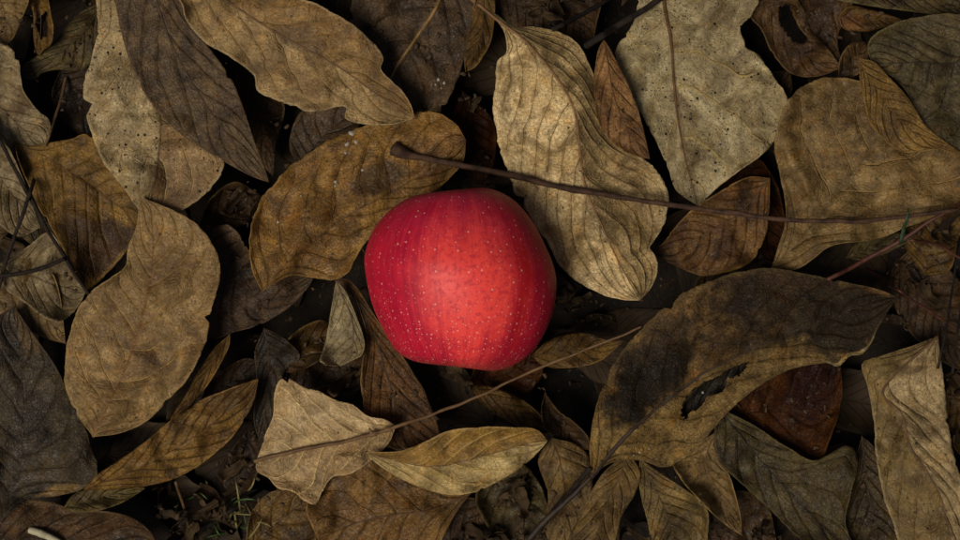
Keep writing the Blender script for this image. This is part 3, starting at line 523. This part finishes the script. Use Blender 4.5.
def build_leaf(idx, lay, p, base, tip, A, B, Mi, label):
    Apx = [base] + A + [tip]; Bpx = [base] + B + [tip]; Mpx = [base] + Mi + [tip]
    def plen(Q): Q = np.array(Q, float); return np.linalg.norm(np.diff(Q, axis=0), axis=1).sum()
    length = plen(Mpx)
    st = p['step']
    nu = int(np.clip(max(plen(Apx), plen(Bpx), length) / st, 16, 180))
    a, b, m = cat(Apx, nu), cat(Bpx, nu), cat(Mpx, nu)
    width = max(np.linalg.norm(a - m, axis=1).max(), np.linalg.norm(b - m, axis=1).max())
    nh = int(np.clip(width / st, 6, 60))
    vv = np.linspace(-1, 1, 2 * nh + 1)
    u = np.linspace(0, 1, nu)
    r = np.random.default_rng(50 + idx)
    e1, e2, e3 = Noise2(100 + idx, 60.0), Noise2(300 + idx, 18.0), Noise2(500 + idx, 6.0)
    PX = np.empty((nu, 2 * nh + 1, 2))
    for side, E in ((-1, a), (1, b)):
        arc = u * plen(Apx)
        w = 1 + (0.022 * e1(arc, side * 70.0) + 0.020 * e2(arc, side * 40.0) + 0.014 * e3(arc, side * 40.0)) * p['nick']
        for q in range(int(r.poisson(2.5 * p['nick']))):
            w = w - r.uniform(0.03, 0.10) * np.exp(-((u - r.uniform(0.1, 0.9)) / r.uniform(0.006, 0.014)) ** 2)
        E2 = m + (E - m) * w[:, None]
        cols = np.where(vv <= 0)[0] if side < 0 else np.where(vv >= 0)[0]
        for c in cols:
            s = abs(vv[c]); PX[:, c] = m + (E2 - m) * s
    x0, y0 = unproj(PX[..., 0], PX[..., 1], 0.022)
    U, V = np.meshgrid(u, vv, indexing='ij'); Sv = np.abs(V)
    half = np.where(V < 0, np.linalg.norm(a - m, axis=1)[:, None], np.linalg.norm(b - m, axis=1)[:, None]) / max(width, 1)
    mm = 0.001
    cup = np.where(V < 0, p['cup'][0], p['cup'][1])
    zr = cup * 2.1 * mm * Sv ** 1.35 * half
    zr = zr + p['bend'] * mm * (U - 0.5) ** 2 * 4 + p['twist'] * mm * (U - 0.5) * V
    nP, nQ = Noise2(1500 + idx, 0.055), Noise2(1700 + idx, 0.017)
    ph0 = (U - p['slope'] * Sv - p['slope2'] * Sv ** 2) * p['nv'] + (0.24 * nP(x0, y0) + 0.06 * nQ(x0, y0)) + 0.25 * np.sin(U * 9 + idx)
    ph = ph0 + 0.43 * (V < 0)
    veinw = np.abs(np.cos(np.pi * ph)) ** 0.8 - 0.6
    zr = zr - np.sign(p['relief']) * -1 * p['corr'] * mm * veinw * np.clip(Sv * 5, 0, 1) * (1.05 - Sv) * 1.1 * half ** 0.5
    nA, nB = Noise2(700 + idx, 0.030), Noise2(900 + idx, 0.010)
    zr = zr + p['wav'] * mm * nA(x0, y0) + 0.20 * mm * p['wav'] * nB(x0, y0)
    rp = Noise2(1100 + idx, 0.018)
    zr = zr + p['ripple'] * 1.5 * mm * Sv ** 3 * rp(x0, y0) * half
    cz, cc = Noise2(1900 + idx, 0.045, 5), Noise2(2100 + idx, 0.05, 5)
    zr = zr + p['crease'] * mm * (1 - np.abs(cz(x0, y0)) * 2.2) * half ** 0.5               # sharp creases of a dried blade
    zr = zr + p['margin'] * mm * np.clip((Sv - 0.55) / 0.45, 0, 1) ** 2 * (cc(x0, y0) * 1.6 + 0.25) * half   # margins rolling up and down
    z = settle(x0, y0, zr, tilt=p['tilt'], maxtilt=p['maxtilt'], lift=p['lift'], pct=p['pct'], floor=(0, -0.010, 0.001, 0.009, 0.015, 0.021, 0.026)[lay])
    x, y = unproj(PX[..., 0], PX[..., 1], z)
    stamp(x, y, z)
    nvv = 2 * nh + 1
    g = np.arange(nu * nvv).reshape(nu, nvv)
    F = np.stack([g[:-1, :-1], g[1:, :-1], g[1:, 1:], g[:-1, 1:]], -1).reshape(-1, 4)
    for poly in p['holes']:
        Q = cat(poly + [poly[0]], 60)
        jag = Noise2(1300 + idx, 5.0)
        Q = Q + np.stack([jag(Q[:, 0], Q[:, 1]), jag(Q[:, 1], Q[:, 0])], 1) * 1.3
        C = PX.reshape(-1, 2)[F].mean(1)
        inside = np.zeros(len(C), bool)
        for k in range(len(Q)):
            (xa, ya), (xb, yb) = Q[k], Q[(k + 1) % len(Q)]
            cond = ((ya > C[:, 1]) != (yb > C[:, 1])) & (C[:, 0] < (xb - xa) * (C[:, 1] - ya) / (yb - ya + 1e-9) + xa)
            inside ^= cond
        F = F[~inside]
    org = np.array([x[0, nh], y[0, nh], z[0, nh]])
    root = empty('fallen_leaf', org); tag(root, label, 'leaf', 'fallen leaves around the apple')
    P3 = np.stack([x, y, z], -1)
    mat = leaf_material(p, idx)
    blade = mesh_obj('blade', P3.reshape(-1, 3) - org, F, mat, root)
    add_uv(blade, 'leaf', np.stack([U, V], -1).reshape(-1, 2))
    add_uv(blade, 'vein', np.stack([ph0, ph0], -1).reshape(-1, 2))
    add_uv(blade, 'metric', np.stack([x0, y0], -1).reshape(-1, 2) * 100.0)
    md = blade.modifiers.new('thickness', 'SOLIDIFY'); md.thickness = 0.00028; md.offset = -1
    # midrib, tapering to the tip, half sunk in the blade
    mid = P3[:, nh] - org
    k = slice(0, int(nu * 0.97))
    rad = np.linspace(p['rib'], 0.16, nu)[k] * mm * np.clip(length / 200.0, 0.55, 1.15)
    Pm = mid[k].copy(); Pm[:, 2] += rad * (-0.25 if p['relief'] > 0 else -0.5)
    rv, rf = tube(Pm, rad, 8, idx, 0.05)
    mesh_obj('midrib', rv, rf, rib_material(p), root)
    if p['stalk']:
        Q = cat(p['stalk'], 30)
        zz = np.linspace(z[0, nh], z[0, nh] - 0.010, 30)
        qx, qy = unproj(Q[:, 0], Q[:, 1], zz)
        sv, sf = tube(np.stack([qx, qy, zz], -1) - org, np.linspace(0.8, 1.25, 30) * mm, 8, idx, 0.06)
        mesh_obj('stalk', sv, sf, M_DARKTWIG, root)
    if p['specks']:
        for (sx_, sy_, sr) in p['specks']:
            dd = np.hypot(PX[..., 0] - sx_, PX[..., 1] - sy_); i, j = np.unravel_index(dd.argmin(), dd.shape)
            a_ = np.linspace(0, 2 * np.pi, 8, endpoint=False)
            rr = sr * S * r.uniform(0.6, 1.15, 8)
            ring = np.stack([np.cos(a_) * rr, np.sin(a_) * rr, np.zeros(8)], -1)
            Vv = np.vstack([ring, ring * 0.6 + [0, 0, 0.0005], [[0, 0, 0.0006]]]) + P3[i, j] - org + [0, 0, 0.0001]
            Fq = [[q, (q + 1) % 8, 8 + (q + 1) % 8, 8 + q] for q in range(8)] + [[16, 8 + q, 8 + q + 1, 8 + (q + 2) % 8] for q in (0, 2, 4, 6)]
            mesh_obj('lichen_speck', Vv, np.array(Fq), M_LICHEN, root)
    return root

_rib = {}
def rib_material(p):
    key = (p['cm'], p['k'])
    if key not in _rib:
        c = np.array(p['cm']); _rib[key] = plain_material('leaf_rib', tuple(c * 0.85), tuple(np.minimum(c * 1.2, 255)), 300, 0.65, p['k'] * np.array([1.01, 0.975, p['blue']]), 0.0002)
    return _rib[key]
M_DARKTWIG = plain_material('dark_stalk', (34, 25, 20), (58, 44, 32), 250, 0.6, 1.0, 0.0003)
M_LICHEN = plain_material('lichen', (150, 146, 134), (186, 180, 166), 900, 0.85, 0.8, 0.0003)

LEAVES.sort(key=lambda t: t[0])
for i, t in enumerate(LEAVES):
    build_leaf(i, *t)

# ------------------------------------------------------------------ twigs
def hull_z(d, zz):
    """a stiff twig lies on the highest points under it: upper concave envelope"""
    st = []
    for q in range(len(d)):
        while len(st) >= 2 and (zz[st[-1]] - zz[st[-2]]) * (d[q] - d[st[-2]]) <= (zz[q] - zz[st[-2]]) * (d[st[-1]] - d[st[-2]]): st.pop()
        st.append(q)
    return np.interp(d, d[st], zz[st])

def twig(path, r0, r1, mat, label, nodes=(), n=90, head=None, sag=0.35, group='twigs lying on the leaves', category='twig', name='twig', drop=0.0, side_twigs=()):
    Q = cat(path, n)
    kn = Noise2(int(path[0][0] * 3 + path[0][1] * 5) + 6000, 45.0); kd = np.linspace(0, np.linalg.norm(np.diff(Q, axis=0), axis=1).sum(), n)
    Q = Q + np.stack([kn(kd, 0.0), kn(kd, 50.0)], 1) * 0.55
    x, y = unproj(Q[:, 0], Q[:, 1], 0.03)
    d = np.r_[0, np.cumsum(np.hypot(np.diff(x), np.diff(y)))]
    base = sample(x, y)
    zz = hull_z(d, base)
    low = base.copy()
    for _ in range(60): low = np.convolve(np.pad(low, 2, mode='edge'), np.ones(5) / 5, 'valid'); low = np.maximum(low, base)
    z = (1 - sag) * zz + sag * low
    t = np.linspace(0, 1, n)
    R = (r0 + (r1 - r0) * t) * 0.001
    nz = Noise2(int(path[0][0] * 7 + path[0][1]) + 4000, 0.02)
    R = R * (1 + 0.08 * nz(d, 0.0) + 0.05 * nz(d * 4, 1.0))
    for (tn, rn) in nodes: R = R * (1 + rn * np.exp(-((t - tn) / 0.006) ** 2))
    if head: R = R * (1 + (head - 1) * np.exp(-(t / 0.022) ** 2))
    z = z + R + 0.0003 - drop
    x, y = unproj(Q[:, 0], Q[:, 1], z)
    org = np.array([x[n // 2], y[n // 2], z[n // 2]])
    P = np.stack([x, y, z], -1)
    V, F = tube(P - org, R, 10, int(path[0][0]) + 77, 0.03)
    o = mesh_obj(name, V, F, mat); o.location = org
    tag(o, label, category, group)
    stamp(x, y, z + R)
    for (ti, dx, dy, ln) in side_twigs:
        q = int(ti * (n - 1)); a = P[q] - org
        pts = np.array([a + np.array([dx, -dy, 0.12]) * ln * 0.001 * k / 5 for k in range(6)])
        sv, sf = tube(pts, np.linspace(R[q] * 0.8, R[q] * 0.45, 6), 8, q, 0.1)
        mesh_obj('bud_stub', sv, sf, mat, o)
    return o

M_TWIG = plain_material('twig_bark', (46, 31, 22), (88, 62, 44), 180, 0.7, 0.85, 0.0006, spec=0.2)
M_TWIG_BROWN = plain_material('brown_twig_bark', (92, 66, 40), (122, 92, 58), 200, 0.65, 0.85, 0.0003)
M_TWIG_RED = plain_material('reddish_twig_bark', (70, 38, 28), (98, 58, 42), 200, 0.55, 0.85, 0.0003)
M_TWIG_BLACK = plain_material('black_twig_bark', (30, 24, 20), (52, 42, 34), 200, 0.85, 0.8, 0.0005, spec=0.15)

twig([(865, 268), (890, 284), (920, 305), (950, 324), (972, 336)], 0.5, 0.4, M_TWIG_RED, 'thin dark red twig slanting down toward the right edge')
twig([(938, 368), (945, 335), (951, 300), (956, 266), (964, 236)], 0.55, 0.45, M_TWIG_BLACK, 'thin black twig rising along the right edge above the folded pale leaf')
twig([(952, 372), (958, 330), (964, 290)], 0.6, 0.5, M_TWIG_BLACK, 'black twig sliver at the right edge beside the thin black twig')
twig([(828, 279), (850, 268), (876, 254), (904, 238), (932, 220), (975, 196)], 0.95, 0.6, M_TWIG_RED, 'reddish brown twig slanting up to the right edge under the long twig')
twig([(910, 240), (930, 243), (948, 250), (975, 268)], 0.5, 0.4, M_TWIG_RED, 'thin reddish twig curving to the right edge below the long twig')
twig([(393, 148), (410, 155), (450, 163), (500, 173), (560, 187), (620, 197), (680, 206), (730, 213), (780, 219), (820, 221), (862, 221), (910, 216), (985, 205)], 1.25, 0.75, M_TWIG, 'long brown twig with club shaped end running from above the apple to the right edge', nodes=[(0.80, 0.45), (0.57, 0.25), (0.31, 0.12)], n=200, head=2.4, sag=0.15)
twig([(254, 461), (300, 450), (350, 440), (395, 427), (430, 415), (470, 400), (530, 372), (580, 352), (642, 327)], 0.75, 0.45, M_TWIG_BROWN, 'thin brown twig with a knotty node crossing the cream leaf below the apple', nodes=[(0.30, 0.9), (0.335, 0.7)], n=160, sag=0.25, side_twigs=[(0.30, -0.5, -0.9, 2.6), (0.335, 0.9, 0.35, 2.4)])
twig([(66, 78), (62, 96), (56, 116), (45, 146)], 0.7, 0.6, M_TWIG_BROWN, 'short brown twig in the dark gap left of the speckled pale leaf', sag=0.1)
twig([(-8, 128), (10, 160), (30, 198), (46, 228), (64, 256), (88, 294)], 0.8, 0.7, M_TWIG_BLACK, 'long dark twig slanting down from the left edge beside the ochre leaf', sag=0.2)
twig([(-4, 298), (6, 262), (16, 232), (26, 206), (34, 180)], 0.9, 0.7, M_TWIG_BLACK, 'dark twig rising at the left edge and crossing the long dark twig', sag=0.2)
twig([(-4, 277), (20, 273), (44, 267), (64, 259)], 0.9, 0.8, M_TWIG_BLACK, 'short dark twig lying across the pale scrap at the left edge', sag=0.2)
twig([(176, 482), (182, 502), (187, 522), (192, 548)], 0.6, 0.6, M_TWIG_BROWN, 'thin brown twig going straight down to the bottom edge at left', sag=0.2)
twig([(180, 548), (205, 528), (232, 510), (262, 488)], 1.1, 0.8, M_TWIG_BLACK, 'dark twig slanting up from the bottom edge across the grass blades', sag=0.2)
twig([(552, 30), (575, 18), (598, 6), (620, -8)], 1.0, 0.9, M_TWIG_BLACK, 'short dark twig slanting at the top edge above the ridged cream leaf', sag=0.2)
twig([(586, 46), (608, 32), (632, 17), (668, -6)], 1.3, 1.2, M_TWIG_BLACK, 'thick dark twig slanting at the top edge beside the small orange leaf', sag=0.2)
twig([(538, 530), (556, 508), (572, 490), (590, 468)], 1.1, 1.0, M_TWIG_BLACK, 'dark twig lying along the stalk of the big blotched leaf', sag=0.3)
twig([(476, 2), (462, -6), (446, -16)], 0.9, 0.9, M_TWIG_BROWN, 'pale stalk scrap at the top edge above the ridged cream leaf', sag=0.3)

# pale straw stub in the lower left corner
twig([(29, 530), (40, 533), (52, 538), (70, 548)], 1.5, 1.1, plain_material('straw', (176, 166, 132), (200, 190, 156), 300, 0.6, 0.8, 0.0002), 'pale broken straw at the bottom edge in the left corner', sag=0.3, group=None, category='straw', name='straw')

# ------------------------------------------------------------------ grass
def blade_mesh(pts, w):
    pts = np.asarray(pts, float); n = len(pts)
    T = np.gradient(pts, axis=0); T /= np.linalg.norm(T, axis=1)[:, None]
    A = np.cross(T, [0, 0, 1.0]); A /= np.linalg.norm(A, axis=1)[:, None] + 1e-9
    ww = (w * np.sin(np.linspace(0.35, 1, n) * np.pi) ** 0.6)[:, None]; ww[-1] = w * 0.08
    V = np.stack([pts - A * ww, pts + [0, 0, -w * 0.4], pts + A * ww], 1).reshape(-1, 3)
    F = []
    for k in range(n - 1):
        for q in range(2): F.append([k * 3 + q, k * 3 + q + 1, k * 3 + q + 4, k * 3 + q + 3])
    return V, np.array(F)
gr = np.random.default_rng(12)
for kind, (c1, c2), cnt, lab in (('green', ((40, 62, 24), (66, 90, 36)), 16, 'green grass blades growing in the dark gap at the bottom left'),
                                 ('straw', ((104, 92, 46), (140, 124, 68)), 11, 'dry yellow grass blades lying in the dark gap at the bottom left')):
    Vs, Fs, off = [], [], 0
    for k in range(cnt):
        if kind == 'green': px, py = gr.uniform(162, 250), gr.uniform(496, 548)
        else: px, py = gr.normal(238, 13), gr.normal(522, 14)
        a = gr.uniform(0, 6.28); ln = gr.uniform(0.005, 0.013)
        x, y = unproj(px, py, 0.0); t = np.linspace(0, 1, 7); zb = float(sample(np.array([x]), np.array([y]))[0])
        if zb > 0.012: continue
        cu = gr.uniform(-0.6, 0.6)
        pts = np.stack([x + np.cos(a + cu * t) * ln * t, y + np.sin(a + cu * t) * ln * t, zb + gr.uniform(0.002, 0.008) * np.sin(t * gr.uniform(1.6, 2.6))], -1)
        V, F = blade_mesh(pts, gr.uniform(0.0002, 0.00042)); Vs.append(V); Fs.append(F + off); off += len(V)
    o = mesh_obj('grass', np.vstack(Vs), np.vstack(Fs), plain_material('grass_' + kind, c1, c2, 300, 0.55, 0.8, 0.0001))
    md = o.modifiers.new('thickness', 'SOLIDIFY'); md.thickness = 0.00015
    tag(o, lab, 'grass', kind='stuff')
bx, by = unproj(np.linspace(904, 909, 9), np.linspace(244, 208, 9), 0.03)
bz = sample(bx, by) + 0.0006; bz = np.maximum(bz, np.linspace(bz[0], bz.max(), 9))
V, F = blade_mesh(np.stack([bx, by, bz], -1), 0.0007)
o = mesh_obj('grass_blade', V, F, plain_material('green_blade', (28, 46, 20), (40, 62, 28), 300, 0.5, 0.8, 0.0001))
md = o.modifiers.new('thickness', 'SOLIDIFY'); md.thickness = 0.0002
tag(o, 'single short green grass blade across the twigs at the right', 'grass blade')

# ------------------------------------------------------------------ torn leaf fragments down in the gaps
fr_ = np.random.default_rng(31)
fs = []
for _try in range(2600):
    x, y = fr_.uniform(-0.195, 0.195), fr_.uniform(-0.115, 0.115)
    if math.hypot(x - AP[0], y - AP[1]) < 0.034: continue
    q = sample(x + np.array([0, .004, -.004, 0, 0]), y + np.array([0, 0, 0, .004, -.004]))
    if q.max() < -0.002: fs.append((x, y))
litter('leaf_fragments', fs[:240], litter_material('torn_leaf', 0.42), 'small torn bits of dead leaf scattered down in the gaps', floor=-0.03, lmin=0.003, lmax=0.013, shard=True)

# ------------------------------------------------------------------ crumbs of bark and leaf in the gaps
cr = np.random.default_rng(5)
Vs, Fs, off = [], [], 0
for k in range(3200):
    x, y = cr.uniform(-0.2, 0.2), cr.uniform(-0.12, 0.12)
    if math.hypot(x - AP[0], y - AP[1]) < 0.045: continue
    h = float(sample(np.array([x]), np.array([y]))[0])
    if h > 0.004 and cr.uniform() > 0.06: continue
    sz = cr.uniform(0.0004, 0.0014) * (0.35 if h > 0.004 else 1)
    a = cr.uniform(0, 6.28); el = cr.uniform(0.3, 0.8)
    q = np.array([[-1, -el, 0], [1, -el * 0.6, 0], [0.8, el, 0], [-0.7, el * 0.8, 0], [-0.9, -el, 0.35], [0.9, -el * 0.5, 0.45], [0.7, el * 0.9, 0.3], [-0.6, el * 0.7, 0.5]]) * sz * cr.uniform(0.7, 1.3, (8, 3))
    q[:, :2] = q[:, :2] @ np.array([[math.cos(a), math.sin(a)], [-math.sin(a), math.cos(a)]])
    Vs.append(q + [x, y, h]); Fs.append(np.array([[3, 2, 1, 0], [4, 5, 6, 7], [0, 1, 5, 4], [1, 2, 6, 5], [2, 3, 7, 6], [3, 0, 4, 7]]) + off); off += 8
o = mesh_obj('leaf_crumbs', np.vstack(Vs), np.vstack(Fs), plain_material('crumbs', (50, 36, 24), (104, 80, 50), 150, 0.8, 0.6, 0.0003), smooth=False)
tag(o, 'tiny dark crumbs of bark and leaf in the gaps', 'crumbs', kind='stuff')

# ------------------------------------------------------------------ apple, lying on its side, stalk end away from the viewer's feet
def apple():
    # traced half widths either side of the axis against distance along it (pixels)
    outl = [(452, 196), (436, 193), (421, 194.5), (408, 198.5), (397, 205), (386, 214), (376, 226), (369, 240), (364.5, 258), (366, 276), (369, 292), (374, 309), (381, 325), (389, 340), (397, 351), (408, 358.5), (421, 362.5), (435, 363), (446, 360)]
    outr = [(452, 196), (464, 190), (477, 187.5), (491, 189), (504, 194), (516, 202), (527, 214), (537, 229), (545, 245), (552, 261), (556, 277), (556, 294), (553, 311), (547, 328), (539, 343), (529, 355), (516, 364), (502, 369.5), (489, 370.5), (476, 368.5), (463, 363.5), (446, 360)]
    k = S * (HC - AP_Z) / (HC - ZREF)
    n, m = 110, 144
    lo, ro = cat(outl, n), cat(outr, n)
    ax0, ax1 = np.array([456.0, 0]), None
    az = np.linspace(0, 2 * np.pi, m, endpoint=False)
    cw = (1 + np.cos(az)) / 2                             # 1 = image right, 0 = image left
    V = np.empty((n, m, 3))
    rl = 459 - lo[:, 0]; rr_ = ro[:, 0] - 459
    ymean = 279.0
    for j in range(m):
        c, s = math.cos(az[j]), math.sin(az[j])
        w = cw[j]
        r = (1 - w) * rl + w * rr_; yy = (1 - w) * lo[:, 1] + w * ro[:, 1]
        lob = 1 + 0.022 * np.cos(5 * az[j] + 0.7) * np.clip((yy - 270) / 90, 0, 1)
        V[:, j, 0] = (459 - 460 + r * c) * k
        V[:, j, 1] = -(yy - ymean) * k
        V[:, j, 2] = r * s * k * 0.985 * lob
    # close the ends with dimples: stalk end at the top of the picture, calyx at the bottom
    P = [V]
    def dimple(ring, cen, depth, direction, steps=12):
        out = []
        for q in range(1, steps + 1):
            t = q / steps
            rad = 1 - t * 0.97
            prof = depth * (1 - rad ** 1.3) ** 1.2
            out.append(cen + (ring - cen) * rad + np.array([0, direction * prof, 0]))
        return np.array(out)
    top, bot = V[0].copy(), V[-1].copy()
    return V, k
V, k_ap = apple()
n, m = V.shape[:2]
# rebuild as a clean surface: ends are pulled inward into cavities
y = V[..., 1]; cx = V[..., 0].mean(); 
rad = np.hypot(V[..., 0] - (459 - 460) * k_ap, V[..., 2])
def cavity(r, R, depth): return depth * np.exp(-(r / R) ** 2)
V[..., 1] -= np.where(np.arange(n)[:, None] < n * 0.25, cavity(rad, 0.0040, 0.010), 0)
V[..., 1] += np.where(np.arange(n)[:, None] > n * 0.80, cavity(rad, 0.0034, 0.005), 0)
g = np.arange(n * m).reshape(n, m); g2 = np.roll(g, -1, axis=1)
F = np.stack([g[:-1], g[1:], g2[1:], g2[:-1]], -1).reshape(-1, 4)

def apple_material():
    M = Mat('apple_skin')
    co = M.node('ShaderNodeTexCoord').outputs['Object']
    sp = M.node('ShaderNodeSeparateXYZ'); M.l.new(co, sp.inputs[0]); X, Y, Z = sp.outputs
    ang = M.math('ARCTAN2', X, Z)                                    # round the apple's core
    yy = M.math('MULTIPLY', Y, 1.0)
    cb = M.node('ShaderNodeCombineXYZ'); M.l.new(M.math('MULTIPLY', ang, 1.0), cb.inputs[0]); M.l.new(M.math('MULTIPLY', Y, 6.0), cb.inputs[1])
    streak = M.noise(M.vec(cb.outputs[0], scale=(7, 1.3, 1)), 1.0, 5, 0.6, 0.2)
    fine = M.noise(M.vec(cb.outputs[0], scale=(42, 7, 1)), 1.0, 5, 0.7)
    mott = M.noise(co, 520, 5, 0.75); big = M.noise(co, 45, 3, 0.5); patch = M.noise(co, 70, 5, 0.6)
    f1 = M.math('ADD', M.math('MULTIPLY', streak, 0.5), M.math('ADD', M.math('MULTIPLY', fine, 0.25), M.math('MULTIPLY', patch, 0.45)))
    # blush: orange cheek colour that also paints the lit centre against crimson flanks
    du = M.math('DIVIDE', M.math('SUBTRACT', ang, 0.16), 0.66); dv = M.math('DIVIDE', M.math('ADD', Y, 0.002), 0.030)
    lit_blush = M.math('SQRT', M.math('ADD', M.math('MULTIPLY', du, du), M.math('MULTIPLY', dv, dv)))
    lit_blush = M.math('MULTIPLY_ADD', M.math('SUBTRACT', f1, 0.6), -2.2, lit_blush)
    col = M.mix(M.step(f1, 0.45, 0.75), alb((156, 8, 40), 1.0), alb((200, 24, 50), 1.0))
    col = M.mix(M.math('MULTIPLY', M.step(lit_blush, 1.35, 0.25), 0.9), col, alb((252, 70, 58), 1.1))
    stripe = M.math('MULTIPLY', M.step(M.math('ABSOLUTE', M.math('MULTIPLY_ADD', patch, 0.5, M.math('SUBTRACT', ang, 0.98))), 0.22, 0.02), M.step(Y, -0.036, -0.012))
    stripe = M.math('MULTIPLY', stripe, M.step(Y, 0.024, 0.008))
    col = M.mix(M.math('MULTIPLY', stripe, 0.8), col, alb((172, 8, 16), 1.0))
    col = M.mix(M.math('MULTIPLY', M.step(mott, 0.47, 0.62), 0.55), col, alb((164, 18, 48), 1.0))
    col = M.mix(M.math('MULTIPLY', M.step(fine, 0.52, 0.72), 0.22), col, alb((244, 100, 92), 1.0))
    # waxy bloom, greyer round the stalk shoulder and down the flanks
    col = M.mix(M.math('MULTIPLY', M.math('MULTIPLY', M.step(Y, 0.008, 0.034), M.step(patch, 0.3, 0.7)), 0.55), col, alb((150, 44, 78), 1.0))
    # ochre ground colour showing at the calyx rim
    col = M.mix(M.math('MULTIPLY', M.step(Y, -0.0275, -0.036), 0.6), col, alb((150, 64, 48), 1.0))
    # lenticels: pale dots, closer together toward the calyx
    arc = M.math('MULTIPLY', M.math('ARCSINE', M.math('DIVIDE', Y, 0.0385)), 0.036)
    c2 = M.node('ShaderNodeCombineXYZ'); M.l.new(M.math('MULTIPLY', ang, 0.034), c2.inputs[0]); M.l.new(arc, c2.inputs[1])
    def dots(scale, size, lo):
        vo = M.voro(c2.outputs[0], scale); vo.voronoi_dimensions = '2D'
        c = M.node('ShaderNodeSeparateColor'); M.l.new(vo.outputs['Color'], c.inputs[0])
        rad = M.math('MULTIPLY', M.step(c.outputs[0], lo, 1.0), size)
        return M.step(vo.outputs['Distance'], rad, M.math('MULTIPLY', rad, 0.45))
    d1 = dots(250, 0.125, 0.15)
    d2 = M.math('MULTIPLY', dots(430, 0.16, 0.2), M.step(Y, 0.006, -0.020))
    d3 = M.math('MULTIPLY', dots(700, 0.22, 0.6), 0.35)
    dd = M.math('MAXIMUM', d3, M.math('MAXIMUM', d1, d2))
    col = M.mix(M.math('MULTIPLY', dd, 0.7), col, alb((252, 170, 150), 1.0))
    h = M.math('MULTIPLY_ADD', dd, 0.4, M.math('MULTIPLY', big, 2.0))
    M.b.inputs['Subsurface Weight'].default_value = 0.0
    M.b.inputs['Coat Weight'].default_value = 0.0; M.b.inputs['Coat Roughness'].default_value = 0.35
    return M.out(col, M.step(mott, 0.3, 0.7, 0.46, 0.58), h, 0.0003, 0.6, 0.30)

ap = empty('apple', (AP[0], AP[1], AP_Z)); tag(ap, 'ripe red apple with pale speckles lying on its side among the leaves', 'apple')
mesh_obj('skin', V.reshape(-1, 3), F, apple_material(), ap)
sy = V[0, :, 1].mean()
st = np.array([[-0.0025 + 0.001 * t * t, sy - 0.001 + 0.009 * t, 0.0006 * t] for t in np.linspace(0, 1, 10)])
tv, tf = tube(st, np.linspace(0.0009, 0.0013, 10), 8, 3, 0.05); mesh_obj('stalk', tv, tf, M_TWIG, ap)
cy = V[-1, :, 1].mean()
cv_, cf_, off = [], [], 0
for q in range(5):
    a = q * 2 * np.pi / 5
    pts = np.array([[-0.0035 + math.cos(a) * (0.0008 + 0.003 * t), cy - 0.0005 - 0.003 * t, math.sin(a) * (0.0008 + 0.003 * t)] for t in np.linspace(0, 1, 5)])
    tv, tf = tube(pts, np.linspace(0.0009, 0.0003, 5), 6, q, 0.05); cv_.append(tv); cf_.append(tf + off); off += len(tv)
mesh_obj('calyx', np.vstack(cv_), np.vstack(cf_), M_TWIG_BROWN, ap)
